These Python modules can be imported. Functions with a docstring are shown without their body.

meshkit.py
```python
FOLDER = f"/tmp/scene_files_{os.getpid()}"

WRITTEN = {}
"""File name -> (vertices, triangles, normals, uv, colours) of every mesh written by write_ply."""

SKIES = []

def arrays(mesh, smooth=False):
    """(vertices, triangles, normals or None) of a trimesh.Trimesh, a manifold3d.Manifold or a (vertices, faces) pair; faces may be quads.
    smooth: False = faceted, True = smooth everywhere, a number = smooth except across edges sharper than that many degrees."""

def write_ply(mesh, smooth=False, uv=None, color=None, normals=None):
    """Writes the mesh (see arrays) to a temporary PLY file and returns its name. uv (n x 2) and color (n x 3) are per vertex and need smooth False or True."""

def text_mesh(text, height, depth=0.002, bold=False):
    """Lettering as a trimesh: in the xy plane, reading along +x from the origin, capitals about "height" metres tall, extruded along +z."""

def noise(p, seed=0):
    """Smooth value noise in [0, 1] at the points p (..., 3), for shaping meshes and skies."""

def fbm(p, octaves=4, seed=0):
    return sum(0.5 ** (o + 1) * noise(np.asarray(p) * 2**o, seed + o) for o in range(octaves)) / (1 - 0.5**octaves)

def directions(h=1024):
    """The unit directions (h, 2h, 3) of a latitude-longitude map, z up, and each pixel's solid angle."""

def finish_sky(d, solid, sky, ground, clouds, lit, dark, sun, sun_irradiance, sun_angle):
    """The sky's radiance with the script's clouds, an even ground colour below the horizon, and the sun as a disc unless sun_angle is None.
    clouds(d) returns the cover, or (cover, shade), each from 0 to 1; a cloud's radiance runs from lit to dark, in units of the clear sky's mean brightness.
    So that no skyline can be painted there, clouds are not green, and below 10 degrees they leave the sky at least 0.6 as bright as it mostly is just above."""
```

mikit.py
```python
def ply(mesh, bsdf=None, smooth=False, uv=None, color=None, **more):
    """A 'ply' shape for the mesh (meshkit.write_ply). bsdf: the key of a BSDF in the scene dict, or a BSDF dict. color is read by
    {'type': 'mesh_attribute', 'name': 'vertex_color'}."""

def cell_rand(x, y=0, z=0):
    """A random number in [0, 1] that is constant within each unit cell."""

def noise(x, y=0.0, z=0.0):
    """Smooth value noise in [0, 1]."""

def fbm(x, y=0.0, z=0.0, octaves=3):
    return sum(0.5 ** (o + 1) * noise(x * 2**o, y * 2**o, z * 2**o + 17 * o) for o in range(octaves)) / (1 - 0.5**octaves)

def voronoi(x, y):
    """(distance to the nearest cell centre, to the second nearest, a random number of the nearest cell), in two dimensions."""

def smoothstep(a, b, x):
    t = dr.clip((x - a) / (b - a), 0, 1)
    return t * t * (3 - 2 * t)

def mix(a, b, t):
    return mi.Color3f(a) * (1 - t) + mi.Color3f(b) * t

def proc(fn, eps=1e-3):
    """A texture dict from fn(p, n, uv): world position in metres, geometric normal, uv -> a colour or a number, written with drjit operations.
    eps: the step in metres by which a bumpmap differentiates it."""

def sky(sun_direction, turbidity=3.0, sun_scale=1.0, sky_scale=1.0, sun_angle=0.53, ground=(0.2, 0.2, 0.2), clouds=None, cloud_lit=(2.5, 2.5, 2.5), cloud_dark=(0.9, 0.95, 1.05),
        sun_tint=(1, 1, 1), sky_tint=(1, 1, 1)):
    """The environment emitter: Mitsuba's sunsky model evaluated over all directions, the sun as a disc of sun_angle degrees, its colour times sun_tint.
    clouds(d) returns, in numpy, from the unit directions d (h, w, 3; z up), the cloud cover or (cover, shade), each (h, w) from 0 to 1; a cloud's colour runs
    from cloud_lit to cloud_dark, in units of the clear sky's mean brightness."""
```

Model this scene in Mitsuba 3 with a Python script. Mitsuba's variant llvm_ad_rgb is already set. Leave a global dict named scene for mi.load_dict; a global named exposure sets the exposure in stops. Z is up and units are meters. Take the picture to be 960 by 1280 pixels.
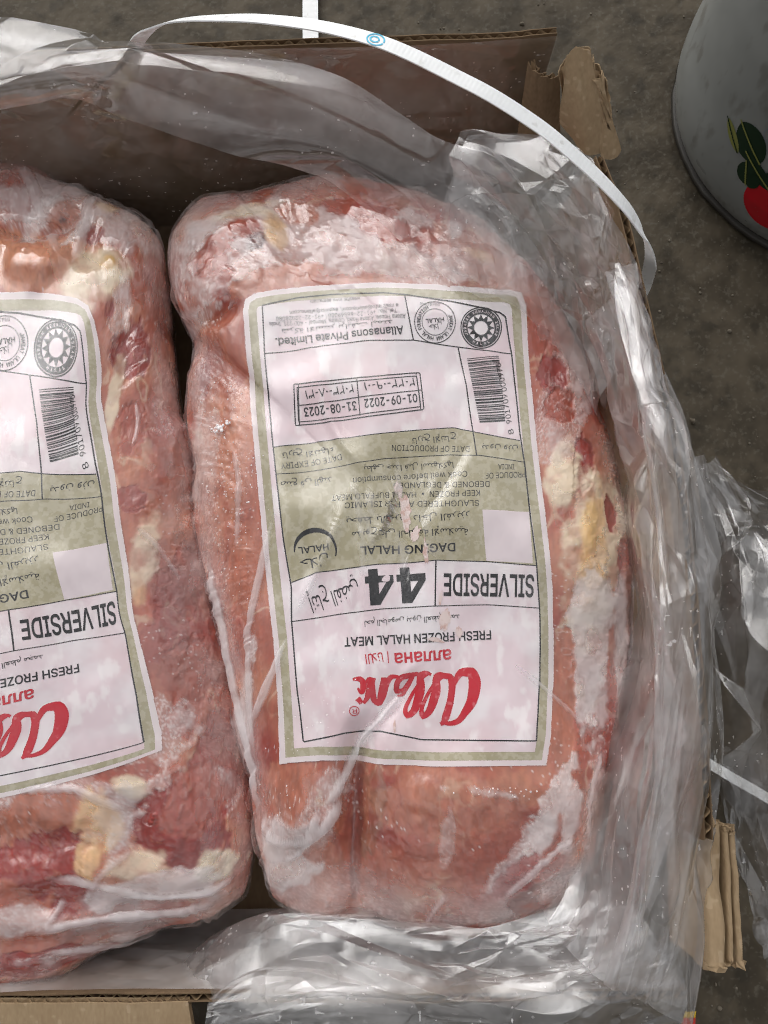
import math, random
import numpy as np, trimesh
import mitsuba as mi, drjit as dr
import mikit, meshkit
from scipy.interpolate import RBFInterpolator, LinearNDInterpolator, PchipInterpolator, CubicSpline
from scipy.ndimage import map_coordinates, spline_filter
from scipy.spatial import cKDTree
from shapely.geometry import Polygon, LineString, Point
from shapely.ops import unary_union

random.seed(7)
np.random.seed(7)
scene, labels = {"type": "scene"}, {}

# ------------------------------------------------------------------ camera, light, exposure
PITCH, DIST, XFOV = math.radians(12.0), 0.45, 48.0
AIM = np.array([0.0, 0.0, 0.115])
EYE = AIM + DIST * np.array([0, -math.sin(PITCH), math.cos(PITCH)])
scene["camera"] = {"type": "perspective", "fov_axis": "x", "fov": XFOV, "near_clip": 0.01, "far_clip": 60.0,
                   "to_world": mi.ScalarTransform4f().look_at(origin=EYE.tolist(), target=AIM.tolist(), up=[0, 1, 0])}
exposure = 2.16


SUN = np.array([-0.30, 0.74, 0.60]) / np.linalg.norm([-0.30, 0.74, 0.60])


def overcast(d):
    """Closed cloud, brightest round the hidden sun."""
    angle = np.degrees(np.arccos(np.clip(d @ SUN, -1, 1)))
    clumps = meshkit.fbm(d * 2.4 + 5.0, 5, 11)
    bright = np.exp(-(angle / 27.0) ** 2) * (0.72 + 0.5 * clumps) + 0.16 * np.clip((clumps - 0.35) * 3, 0, 1)
    return np.ones(d.shape[:2]), np.clip(1 - bright, 0, 1)


scene["daylight"] = mikit.sky(SUN.tolist(), turbidity=3, sun_scale=0.10, sun_angle=60, clouds=overcast, sun_tint=(0.86, 0.97, 1.18),
                              cloud_lit=(11.8, 11.7, 11.8), cloud_dark=(0.40, 0.41, 0.43), ground=(0.07, 0.065, 0.055))

# ------------------------------------------------------------------ helpers
FOC = 480 / math.tan(math.radians(XFOV / 2))
FWD = (AIM - EYE) / np.linalg.norm(AIM - EYE)
RGT = np.array([1.0, 0, 0])
UPV = np.cross(RGT, FWD)


def at(px, py, z):
    """The point at height z that the photograph shows at (px, py)."""
    px, py, z = np.broadcast_arrays(np.asarray(px, float), np.asarray(py, float), np.asarray(z, float))
    d = FWD + ((px - 480) / FOC)[..., None] * RGT - ((py - 640) / FOC)[..., None] * UPV
    return EYE + d * ((z - EYE[2]) / d[..., 2])[..., None]


def at3(p):
    return np.array([at(*q) for q in p])


def sstep(a, b, x):
    t = np.clip((x - a) / (b - a), 0, 1)
    return t * t * (3 - 2 * t)


def fb(p, scale, octaves=4, seed=0):
    return meshkit.fbm(np.asarray(p) / scale, octaves, seed)


def nz(p, scale, seed=0):
    return meshkit.noise(np.asarray(p) / scale, seed)


def cells(x, y, size, seed):
    """Distances to the nearest and second nearest of jittered points, and a random number of the nearest."""
    rng = np.random.default_rng(seed)
    x0, x1, y0, y1 = x.min() - 2 * size, x.max() + 2 * size, y.min() - 2 * size, y.max() + 2 * size
    gx, gy = np.meshgrid(np.arange(x0, x1, size), np.arange(y0, y1, size))
    pts = np.stack([gx.ravel(), gy.ravel()], 1) + rng.uniform(-0.48, 0.48, (gx.size, 2)) * size
    d, i = cKDTree(pts).query(np.stack([x.ravel(), y.ravel()], 1), k=2)
    return (d[:, 0] / size).reshape(x.shape), (d[:, 1] / size).reshape(x.shape), rng.random(len(pts))[i[:, 0]].reshape(x.shape)


def facets(u, v, size_u, size_v, seed):
    """Flat facets between random creases, about -0.5 to 0.5: how a crumpled film is shaped."""
    rng = np.random.default_rng(seed)
    a, b = u / size_u, v / size_v
    n = int((a.max() - a.min() + 4) * (b.max() - b.min() + 4))
    pts = np.stack([rng.uniform(a.min() - 2, a.max() + 2, n), rng.uniform(b.min() - 2, b.max() + 2, n)], 1)
    f = LinearNDInterpolator(pts, rng.choice([-1, 1], n) * rng.uniform(0.12, 0.5, n), fill_value=0.0)
    return f(np.stack([a.ravel(), b.ravel()], 1)).reshape(u.shape)


def seg_dist(x, y, line):
    """Distance to a polyline and the place along it, 0 to 1."""
    line = np.asarray(line, float)
    best, where = np.full(x.shape, 1e9), np.zeros(x.shape)
    L = np.linalg.norm(np.diff(line, axis=0), axis=1)
    cum, tot = np.concatenate([[0], np.cumsum(L)]), L.sum()
    for k in range(len(L)):
        a, d = line[k], line[k + 1] - line[k]
        t = np.clip(((x - a[0]) * d[0] + (y - a[1]) * d[1]) / (L[k] ** 2 + 1e-12), 0, 1)
        q = np.hypot(x - a[0] - t * d[0], y - a[1] - t * d[1])
        where = np.where(q < best, (cum[k] + t * L[k]) / tot, where)
        best = np.minimum(best, q)
    return best, where


def curve(pts, n):
    """n points on a smooth line through pts (any dimension)."""
    pts = np.asarray(pts, float)
    s = np.concatenate([[0], np.cumsum(np.linalg.norm(np.diff(pts, axis=0), axis=1))])
    return PchipInterpolator(s, pts, axis=0)(np.linspace(0, s[-1], n))


def grid_faces(nu, nv, wrap=False):
    i, j = np.meshgrid(np.arange(nu if wrap else nu - 1), np.arange(nv - 1), indexing="ij")
    a, b = i * nv + j, ((i + 1) % nu) * nv + j
    q = np.stack([a, b, b + 1, a + 1], -1).reshape(-1, 4)
    return np.vstack([q[:, [0, 1, 2]], q[:, [0, 2, 3]]])


def normals_of(P):
    n = np.cross(np.gradient(P, axis=0), np.gradient(P, axis=1))
    return n / (np.linalg.norm(n, axis=-1, keepdims=True) + 1e-15)


def put(key, mesh, bsdf, smooth=False, **more):
    scene[key] = mikit.ply(mesh, bsdf, smooth, **more)
    return key


def tag(key, label, category=None, group=None, kind=None):
    labels[key] = {k: v for k, v in dict(label=label, category=category, group=group, kind=kind).items() if v}


def rgb(*c):
    return {"type": "rgb", "value": list(c)}


def two(b):
    return {"type": "twosided", "bsdf": b}


def vcol():
    return {"type": "mesh_attribute", "name": "vertex_color"}


# ------------------------------------------------------------------ materials
def floor_colour(p, n, uv):
    big = mikit.fbm(p.x * 9, p.y * 9, 3.0, octaves=4)
    mid = mikit.fbm(p.x * 55, p.y * 55, 8.0, octaves=4)
    fine = mikit.fbm(p.x * 420, p.y * 420, 1.0, octaves=3)
    c = mikit.mix((0.034, 0.026, 0.015), (0.080, 0.064, 0.042), mikit.smoothstep(0.28, 0.72, big * 0.45 + mid * 0.55))
    c = mikit.mix(c, (0.11, 0.10, 0.078), mikit.smoothstep(0.55, 0.85, fine) * 0.45)
    c = mikit.mix(c, (0.018, 0.015, 0.009), mikit.smoothstep(0.52, 0.80, mikit.fbm(p.x * 90 + 9, p.y * 90, 2.0, octaves=5)) * 0.5)
    return c


def floor_height(p, n, uv):
    return 0.0012 * mikit.fbm(p.x * 160, p.y * 160, 0.0, octaves=4)


scene["m_floor"] = two(
    {"type": "bumpmap", "tex": mikit.proc(floor_height, 4e-4), "scale": 1.0,
     "bsdf": {"type": "principled", "base_color": mikit.proc(floor_colour), "roughness": 0.75, "specular": 0.35}})


def kraft_colour(p, n, uv):
    fib = mikit.fbm(p.x * 900, p.y * 300, p.z * 500, octaves=3)
    blot = mikit.fbm(p.x * 30, p.y * 30, p.z * 30, octaves=3)
    c = mikit.mix((0.25, 0.175, 0.10), (0.36, 0.265, 0.165), fib)
    c = mikit.mix(c, (0.24, 0.16, 0.09), mikit.smoothstep(0.5, 0.8, blot) * 0.6)
    return mikit.mix(c, (0.48, 0.38, 0.26), mikit.smoothstep(0.70, 0.85, mikit.noise(p.x * 350, p.y * 350, p.z * 350)) * 0.35)


scene["m_kraft"] = two({"type": "principled", "base_color": mikit.proc(kraft_colour), "roughness": 0.85, "specular": 0.2})
def shaded_inner_colour(p, n, uv):
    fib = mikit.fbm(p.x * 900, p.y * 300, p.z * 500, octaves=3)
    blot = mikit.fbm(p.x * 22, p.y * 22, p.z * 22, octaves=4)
    c = mikit.mix((0.122, 0.079, 0.045), (0.188, 0.130, 0.078), fib)  # browner, darker kraft: shade inside the box is put into the colour
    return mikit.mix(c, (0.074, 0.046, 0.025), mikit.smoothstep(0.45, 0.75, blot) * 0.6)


scene["m_shaded_board"] = two({"type": "principled", "base_color": mikit.proc(shaded_inner_colour), "roughness": 0.85, "specular": 0.2})
scene["m_flute"] = two({"type": "principled", "base_color": rgb(0.30, 0.21, 0.125), "roughness": 0.9, "specular": 0.1})
def meat_grain(p, n, uv):
    return 0.00035 * mikit.fbm(p.x * 900, p.y * 420, p.z * 700, octaves=3)


scene["m_meat"] = two({"type": "bumpmap", "tex": mikit.proc(meat_grain, 1.5e-4), "scale": 1.0,
                       "bsdf": {"type": "principled", "base_color": vcol(), "roughness": 0.36, "specular": 0.5, "clearcoat": 0.25, "clearcoat_gloss": 0.85}})
scene["m_label"] = two({"type": "principled", "base_color": vcol(), "roughness": 0.45, "specular": 0.4})


def worn(dark, light, cut):
    def fn(p, n, uv):
        t = mikit.fbm(p.x * 420, p.y * 420, p.z * 200, octaves=3)
        return mikit.mix(dark, light, mikit.smoothstep(cut, cut + 0.2, t))
    return fn


scene["m_ink"] = two({"type": "principled", "base_color": mikit.proc(worn((0.012, 0.012, 0.014), (0.10, 0.09, 0.09), 0.72)), "roughness": 0.4, "specular": 0.4})
scene["m_gold"] = two({"type": "principled", "base_color": mikit.proc(worn((0.36, 0.325, 0.21), (0.43, 0.395, 0.285), 0.42)), "roughness": 0.42, "specular": 0.5})
scene["m_red_ink"] = two({"type": "principled", "base_color": mikit.proc(worn((0.50, 0.008, 0.022), (0.60, 0.12, 0.14), 0.62)), "roughness": 0.4, "specular": 0.4})
scene["m_scuff"] = two({"type": "principled", "base_color": mikit.proc(worn((0.56, 0.37, 0.32), (0.68, 0.56, 0.53), 0.36)), "roughness": 0.5, "specular": 0.4})
scene["m_pad"] = two({"type": "principled", "base_color": rgb(0.66, 0.58, 0.60), "roughness": 0.42, "specular": 0.4})
scene["m_clear"] = {"type": "thindielectric", "int_ior": 1.5}


def fold_weight(p, n, uv):
    return uv.x


MILK = {"type": "principledthin", "base_color": rgb(0.88, 0.87, 0.88), "roughness": 0.35, "diff_trans": 0.9, "spec_trans": 0.0}
scene["m_fold"] = {"type": "blendbsdf", "weight": mikit.proc(fold_weight), "a": {"type": "thindielectric", "int_ior": 1.5}, "b": MILK}


def haze_weight(p, n, uv):
    a = mikit.fbm(p.x * 28, p.y * 28, p.z * 28, octaves=3)
    b = mikit.fbm(p.x * 210, p.y * 210, p.z * 210, octaves=2)
    drops = mikit.smoothstep(0.86, 0.92, mikit.noise(p.x * 520, p.y * 520, p.z * 520)) * mikit.smoothstep(0.5, 0.6, mikit.noise(p.x * 32, p.y * 32, p.z * 32))
    return dr.minimum(0.02 + 0.09 * mikit.smoothstep(0.46, 0.76, a) + 0.03 * b + 0.55 * drops, 0.9)


scene["m_liner"] = {"type": "blendbsdf", "weight": mikit.proc(haze_weight), "a": {"type": "thindielectric", "int_ior": 1.65}, "b": MILK}
def lining_weight(p, n, uv):
    return 0.20 + 0.30 * mikit.smoothstep(0.30, 0.72, mikit.fbm(p.x * 26, p.y * 26, p.z * 26, octaves=4))


scene["m_lining"] = {"type": "blendbsdf", "weight": mikit.proc(lining_weight), "a": {"type": "thindielectric", "int_ior": 1.65}, "b": MILK}
def strap_colour(p, n, uv):
    g = mikit.fbm(p.x * 60, p.y * 60, p.z * 60, octaves=4)
    c = mikit.mix((0.74, 0.76, 0.76), (0.83, 0.85, 0.85), g)
    return mikit.mix(c, (0.50, 0.48, 0.44), mikit.smoothstep(0.62, 0.80, mikit.fbm(p.x * 300, p.y * 300, p.z * 300)) * 0.5)


scene["m_strap"] = two({"type": "principled", "base_color": mikit.proc(strap_colour), "roughness": 0.30, "specular": 0.5})
scene["m_strap_print"] = two({"type": "principled", "base_color": rgb(0.02, 0.42, 0.62), "roughness": 0.4})
scene["m_grit"] = two({"type": "principled", "base_color": rgb(0.14, 0.12, 0.09), "roughness": 0.9})
scene["m_ice"] = two({"type": "principled", "base_color": rgb(0.86, 0.82, 0.82), "roughness": 0.35, "specular": 0.5})


def enamel(p, n, uv):
    g = mikit.fbm(p.x * 40, p.y * 40, p.z * 40, octaves=3)
    c = mikit.mix((0.165, 0.175, 0.167), (0.225, 0.235, 0.225), g)  # white enamel greyed, so its shade sits in the colour
    c = mikit.mix(c, (0.10, 0.095, 0.08), mikit.smoothstep(0.55, 0.8, mikit.fbm(p.x * 130, p.y * 130, p.z * 60, octaves=4)) * 0.5)
    return mikit.mix(c, (0.02, 0.018, 0.015), mikit.smoothstep(0.80, 0.84, mikit.noise(p.x * 210, p.y * 210, p.z * 210)) * 0.8 * mikit.smoothstep(0.03, 0.012, p.z))


scene["m_shaded_enamel"] = two({"type": "principled", "base_color": mikit.proc(enamel), "roughness": 0.25, "specular": 0.5})
scene["m_chipped"] = two({"type": "principled", "base_color": rgb(0.03, 0.027, 0.022), "roughness": 0.6})
scene["m_leaf_dark"] = two({"type": "principled", "base_color": rgb(0.006, 0.022, 0.010), "roughness": 0.3})
scene["m_leaf_line"] = two({"type": "principled", "base_color": rgb(0.17, 0.18, 0.05), "roughness": 0.3})
scene["m_berry"] = two({"type": "principled", "base_color": rgb(0.42, 0.006, 0.014), "roughness": 0.3})
scene["m_petal_line"] = two({"type": "principled", "base_color": rgb(0.16, 0.19, 0.22), "roughness": 0.3})
scene["m_yellow"] = two({"type": "principled", "base_color": rgb(0.75, 0.50, 0.02), "roughness": 0.4})
scene["m_red_plastic"] = two({"type": "principled", "base_color": rgb(0.5, 0.03, 0.02), "roughness": 0.4})
AR = {
    'prod': '404,52,410,55,413,48,406,46|375,3,370,64,377,64,379,14,382,8,403,10,399,34,407,35,411,21,407,4,397,0|392,52,398,55,401,48,394,46|331,-21,328,-13,341,-8,349,2,350,14,344,28,351,30,357,16,356,0,342,-16|245,-16,245,-5,251,9,263,20,276,26,259,31,248,29,247,36,264,38,296,30,296,23,286,22,287,15,292,9,308,7,317,10,313,34,320,37,325,11,318,2,291,1,283,7,279,20,263,12,253,-2,252,-13,258,-23,276,-28,296,-24,297,-31,283,-35,264,-34,252,-28|315,-11,321,-8,324,-15,317,-17|303,-11,310,-8,312,-15,305,-17|268,53,274,56,277,49,270,47|206,63,214,64,216,0,208,0|151,46,156,52,181,34,181,63,189,64,190,41,186,28,194,16,193,6,189,2,158,0,158,8,176,27;170,8,185,8,187,15,181,20|155,-25,158,-21,156,-9,168,-6,168,-11,162,-11,160,-16,163,-19,171,-18,172,-23,159,-27|74,3,69,64,76,64,78,14,81,8,99,9,104,26,110,25,108,14,111,8,132,8,135,17,130,34,137,36,142,21,140,6,129,0,113,0,105,5,96,0|129,52,135,55,138,48,131,46|107,41,113,44,116,37,109,35|95,41,101,44,104,37,97,35|5,-16,5,-5,11,9,23,20,36,26,19,31,8,29,7,36,24,38,56,30,56,23,35,19,23,12,13,-2,12,-12,15,-20,24,-26,39,-28,56,-24,57,-31,43,-35,24,-34,12,-28|31,-4,37,-1,40,-8,33,-10',
    'exp': '428,52,434,55,437,48,430,46|399,3,394,64,401,64,403,14,406,8,427,10,423,34,431,35,435,21,431,4,421,0|416,52,422,55,425,48,418,46|352,-13,371,-2,374,13,368,28,375,30,381,16,378,-4,358,-20,354,-21|269,-16,269,-5,275,9,287,20,300,26,283,31,272,29,271,36,288,38,320,30,320,23,310,22,311,15,316,9,332,7,341,10,337,34,344,37,349,11,342,2,315,1,307,7,303,20,287,12,277,-2,276,-13,282,-23,300,-28,320,-24,321,-31,307,-35,288,-34,276,-28|339,-15,340,-9,347,-9,346,-17|327,-15,328,-9,335,-9,334,-17|292,53,298,56,301,49,294,47|230,63,238,64,240,0,232,0|176,46,181,52,205,34,206,63,213,64,214,39,210,28,218,16,217,6,213,2,182,0,182,8,201,26;194,8,209,8,211,15,205,20|51,6,48,64,55,64,57,14,60,8,74,7,81,31,90,38,96,38,103,30,99,9,124,9,130,26,135,25,133,14,136,8,157,8,160,17,155,34,162,36,167,21,166,8,154,0,138,0,130,5,121,0,106,0,105,-15,89,-19,79,-13,74,0,57,1;82,2,89,-11,96,-12,101,-8,100,-1,93,3;82,10,87,9,94,14,94,30,85,24|154,52,160,55,163,48,156,46|132,41,138,44,141,37,134,35|120,41,126,44,129,37,122,35|6,2,15,5,9,14,11,26,19,32,30,32,30,24,19,24,16,16,23,8,36,11,38,5,9,-5',
    'nowt': '270,4,272,10,288,7,298,12,297,21,286,38,289,41,294,41,307,12,315,7,327,10,323,34,331,36,335,12,330,3,311,0,302,6,292,0,280,0|320,-11,327,-8,329,-15,322,-17|229,-12,246,-8,252,0,240,0,232,5,233,22,243,31,254,29,261,15,258,-6,249,-15,234,-20,230,-20;239,12,244,7,254,9,251,21,247,24,239,19|166,-5,167,9,172,15,176,13,174,-6,179,-11,194,-14,207,-10,213,1,207,25,214,28,220,12,220,-1,211,-16,199,-21,185,-21,174,-17|189,41,196,44,198,37,191,35|103,-12,120,-8,126,0,114,0,106,5,107,22,117,31,128,29,135,15,132,-6,123,-15,108,-20,104,-20;113,12,118,7,128,9,125,21,121,24,113,19|69,-20,64,-13,78,-7,85,2,86,14,80,28,87,30,93,15,92,1,76,-17|77,47,83,50,86,43,79,41|7,-5,8,9,13,15,17,13,15,-6,20,-11,35,-14,48,-10,54,1,48,25,55,28,61,12,61,-1,52,-16,40,-21,26,-21,15,-17|30,41,37,44,39,37,32,35',
    'cook': '708,-4,709,10,714,16,718,14,715,-1,721,-10,731,-13,752,-11,762,-1,748,6,749,13,779,7,783,26,795,38,803,37,808,30,804,9,823,7,826,11,825,64,832,64,834,22,850,32,865,33,875,23,873,8,894,8,897,17,892,34,899,37,904,21,903,8,897,2,876,0,865,4,851,0,811,0,812,-11,803,-19,786,-15,778,0,769,0,768,-8,762,-14,746,-20,720,-18;833,8,862,10,868,21,862,26,851,25;788,2,792,-10,805,-10,803,1;787,10,792,9,799,14,799,30,790,24|894,-11,900,-8,903,-15,896,-17|882,-11,889,-8,891,-15,884,-17|549,4,551,10,567,7,577,12,576,21,565,38,570,42,578,33,586,12,593,7,606,10,610,26,617,25,615,11,618,8,645,9,662,17,652,24,635,24,634,31,638,32,653,31,678,19,678,15,637,0,619,0,611,5,602,0,590,0,581,6,571,0|649,-14,650,-8,657,-8,656,-16|612,-11,618,-8,621,-15,614,-17|600,-11,607,-8,609,-15,602,-17|530,63,538,64,540,0,532,0|366,-4,367,10,371,16,376,14,373,-1,380,-11,397,-13,410,-5,413,4,411,64,419,63,420,15,425,8,433,7,440,11,443,26,450,25,449,11,452,8,481,8,488,15,476,14,469,18,467,30,470,38,478,45,487,45,496,34,495,11,481,1,453,0,445,5,436,0,420,2,414,-12,399,-20,377,-18;475,26,480,21,490,23,484,38,476,35|482,57,483,63,490,63,489,55|470,57,471,63,478,63,477,55|440,-11,446,-8,449,-15,442,-17|325,63,333,64,335,0,327,0|117,45,123,50,148,24,148,64,155,64,157,13,165,7,175,7,179,26,191,38,199,37,204,30,200,10,203,8,225,9,230,26,236,25,234,14,237,8,255,8,261,25,268,23,268,8,280,8,285,26,292,24,292,8,304,8,307,18,302,34,306,36,310,36,313,27,314,10,303,0,293,0,287,4,269,0,262,5,254,0,239,0,231,5,222,0,207,0,206,-15,190,-19,180,-13,175,0,157,1,150,9,137,1,118,1,119,8,134,8,144,15;184,2,188,-10,201,-10,199,1;183,10,188,9,195,14,195,30,186,24|233,37,234,43,241,43,240,35|221,37,222,43,229,43,228,35|11,64,18,64,20,13,29,7,37,7,41,26,53,38,61,37,66,30,62,9,89,7,100,10,100,19,79,38,79,45,112,64,113,56,87,43,106,23,107,7,93,0,69,0,70,-11,66,-17,47,-17,37,0,20,1,14,6;45,2,52,-11,59,-12,64,-8,63,-1,56,3;45,10,50,9,57,14,57,30,48,24',
    'made': '330,-20,334,-1,347,11,337,20,335,28,349,37,361,37,368,32,368,20,360,10,374,7,388,10,392,26,398,25,397,10,406,7,416,8,423,24,429,23,428,10,435,7,450,25,466,33,480,31,486,23,484,8,475,1,462,-2,434,-1,424,5,415,0,402,0,393,5,384,0,368,0,352,6,339,-6,338,-20,355,-28,377,-24,378,-30,371,-33,344,-34,337,-31;444,8,447,5,467,6,478,12,479,20,475,25,464,25;343,25,354,15,362,24,357,30,346,29|387,41,393,44,396,37,389,35|201,-4,202,10,207,16,211,14,208,-1,214,-10,224,-13,245,-11,255,-1,242,6,243,13,265,7,286,8,292,12,279,15,272,22,273,34,278,42,292,45,301,34,302,17,295,5,281,0,262,0,261,-8,247,-18,216,-19,207,-14;280,26,285,21,295,23,289,38,281,35|281,61,288,64,290,57,283,55|230,-31,237,-28,239,-35,232,-37|217,-31,224,-28,226,-35,219,-37|160,63,168,64,170,0,162,0|8,4,10,10,26,7,36,12,35,21,24,38,29,42,37,33,45,12,52,7,64,10,68,26,74,25,74,9,92,7,96,26,108,38,116,37,121,30,117,9,139,8,142,14,140,64,147,64,148,7,138,0,124,0,125,-11,119,-18,104,-18,97,-13,92,0,78,0,69,5,60,0,49,0,40,6,30,0;100,2,107,-11,114,-12,119,-8,118,-1,111,3;100,10,105,9,112,14,112,30,103,24|63,37,64,43,71,43,70,35',
    'l1': '734,1,735,8,747,7,751,13,749,64,757,64,758,23,774,33,789,34,798,26,796,10,798,8,819,8,814,25,818,33,826,38,836,37,844,27,841,7,864,8,886,17,876,24,859,24,858,31,862,32,877,31,901,21,902,15,897,12,907,7,923,10,920,35,926,37,931,21,928,5,917,0,899,1,890,12,861,0,830,3,801,0,790,4,775,0;822,19,826,11,831,11,837,24,828,31,823,27;756,8,786,10,792,17,791,23,786,27,775,26|921,-11,927,-8,930,-15,923,-17|909,-11,916,-8,918,-15,911,-17|824,49,825,55,832,55,831,47|774,50,780,53,783,46,776,44|670,3,665,64,672,64,674,14,677,8,696,10,692,34,700,36,704,12,699,3,678,0|689,-11,696,-8,698,-15,691,-17|532,-13,547,-6,553,3,554,15,548,28,553,31,563,10,568,7,581,11,584,26,591,25,590,11,593,8,612,9,617,26,623,25,621,14,624,8,643,8,646,14,644,64,651,64,653,11,649,3,642,0,626,0,618,5,609,0,594,0,586,5,577,0,560,3,556,-6,545,-16,534,-20|620,37,621,43,628,43,627,35|608,37,609,43,616,43,615,35|581,-11,587,-8,590,-15,583,-17|462,4,464,10,480,7,490,12,489,21,478,38,481,41,486,41,499,12,507,7,521,10,517,34,524,37,529,11,522,2,503,0,494,6,484,0,472,0|519,-15,520,-9,527,-9,526,-17|507,-11,514,-8,516,-15,509,-17|396,4,398,10,414,7,424,12,422,24,412,38,419,42,431,20,429,6,418,0|377,63,385,64,387,0,379,0|254,-4,255,10,259,16,264,14,261,-1,268,-11,285,-13,298,-5,301,4,299,64,307,63,308,15,311,9,330,8,352,17,341,24,324,24,323,31,327,32,342,31,367,19,367,15,332,1,308,2,302,-12,287,-20,265,-18|328,47,334,50,337,43,330,41|213,63,221,64,223,0,215,0|106,-20,101,-13,116,-6,122,3,123,15,117,28,122,31,134,8,148,7,151,9,146,17,148,30,155,37,165,38,176,27,172,8,192,8,195,14,193,64,200,64,202,11,198,3,191,0,162,3,134,0,128,3,117,-14;153,20,158,11,163,11,169,24,160,31|156,53,162,56,165,49,158,47|38,-13,49,-9,58,0,60,13,54,28,62,29,71,8,88,8,91,17,86,34,93,37,98,21,94,4,84,0,65,3,62,-6,43,-20,39,-19|88,-11,94,-8,97,-15,90,-17|76,-11,83,-8,85,-15,78,-17|50,47,56,50,59,43,52,41|5,-13,24,-2,27,13,21,28,28,30,34,16,31,-4,11,-20,7,-21',
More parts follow.
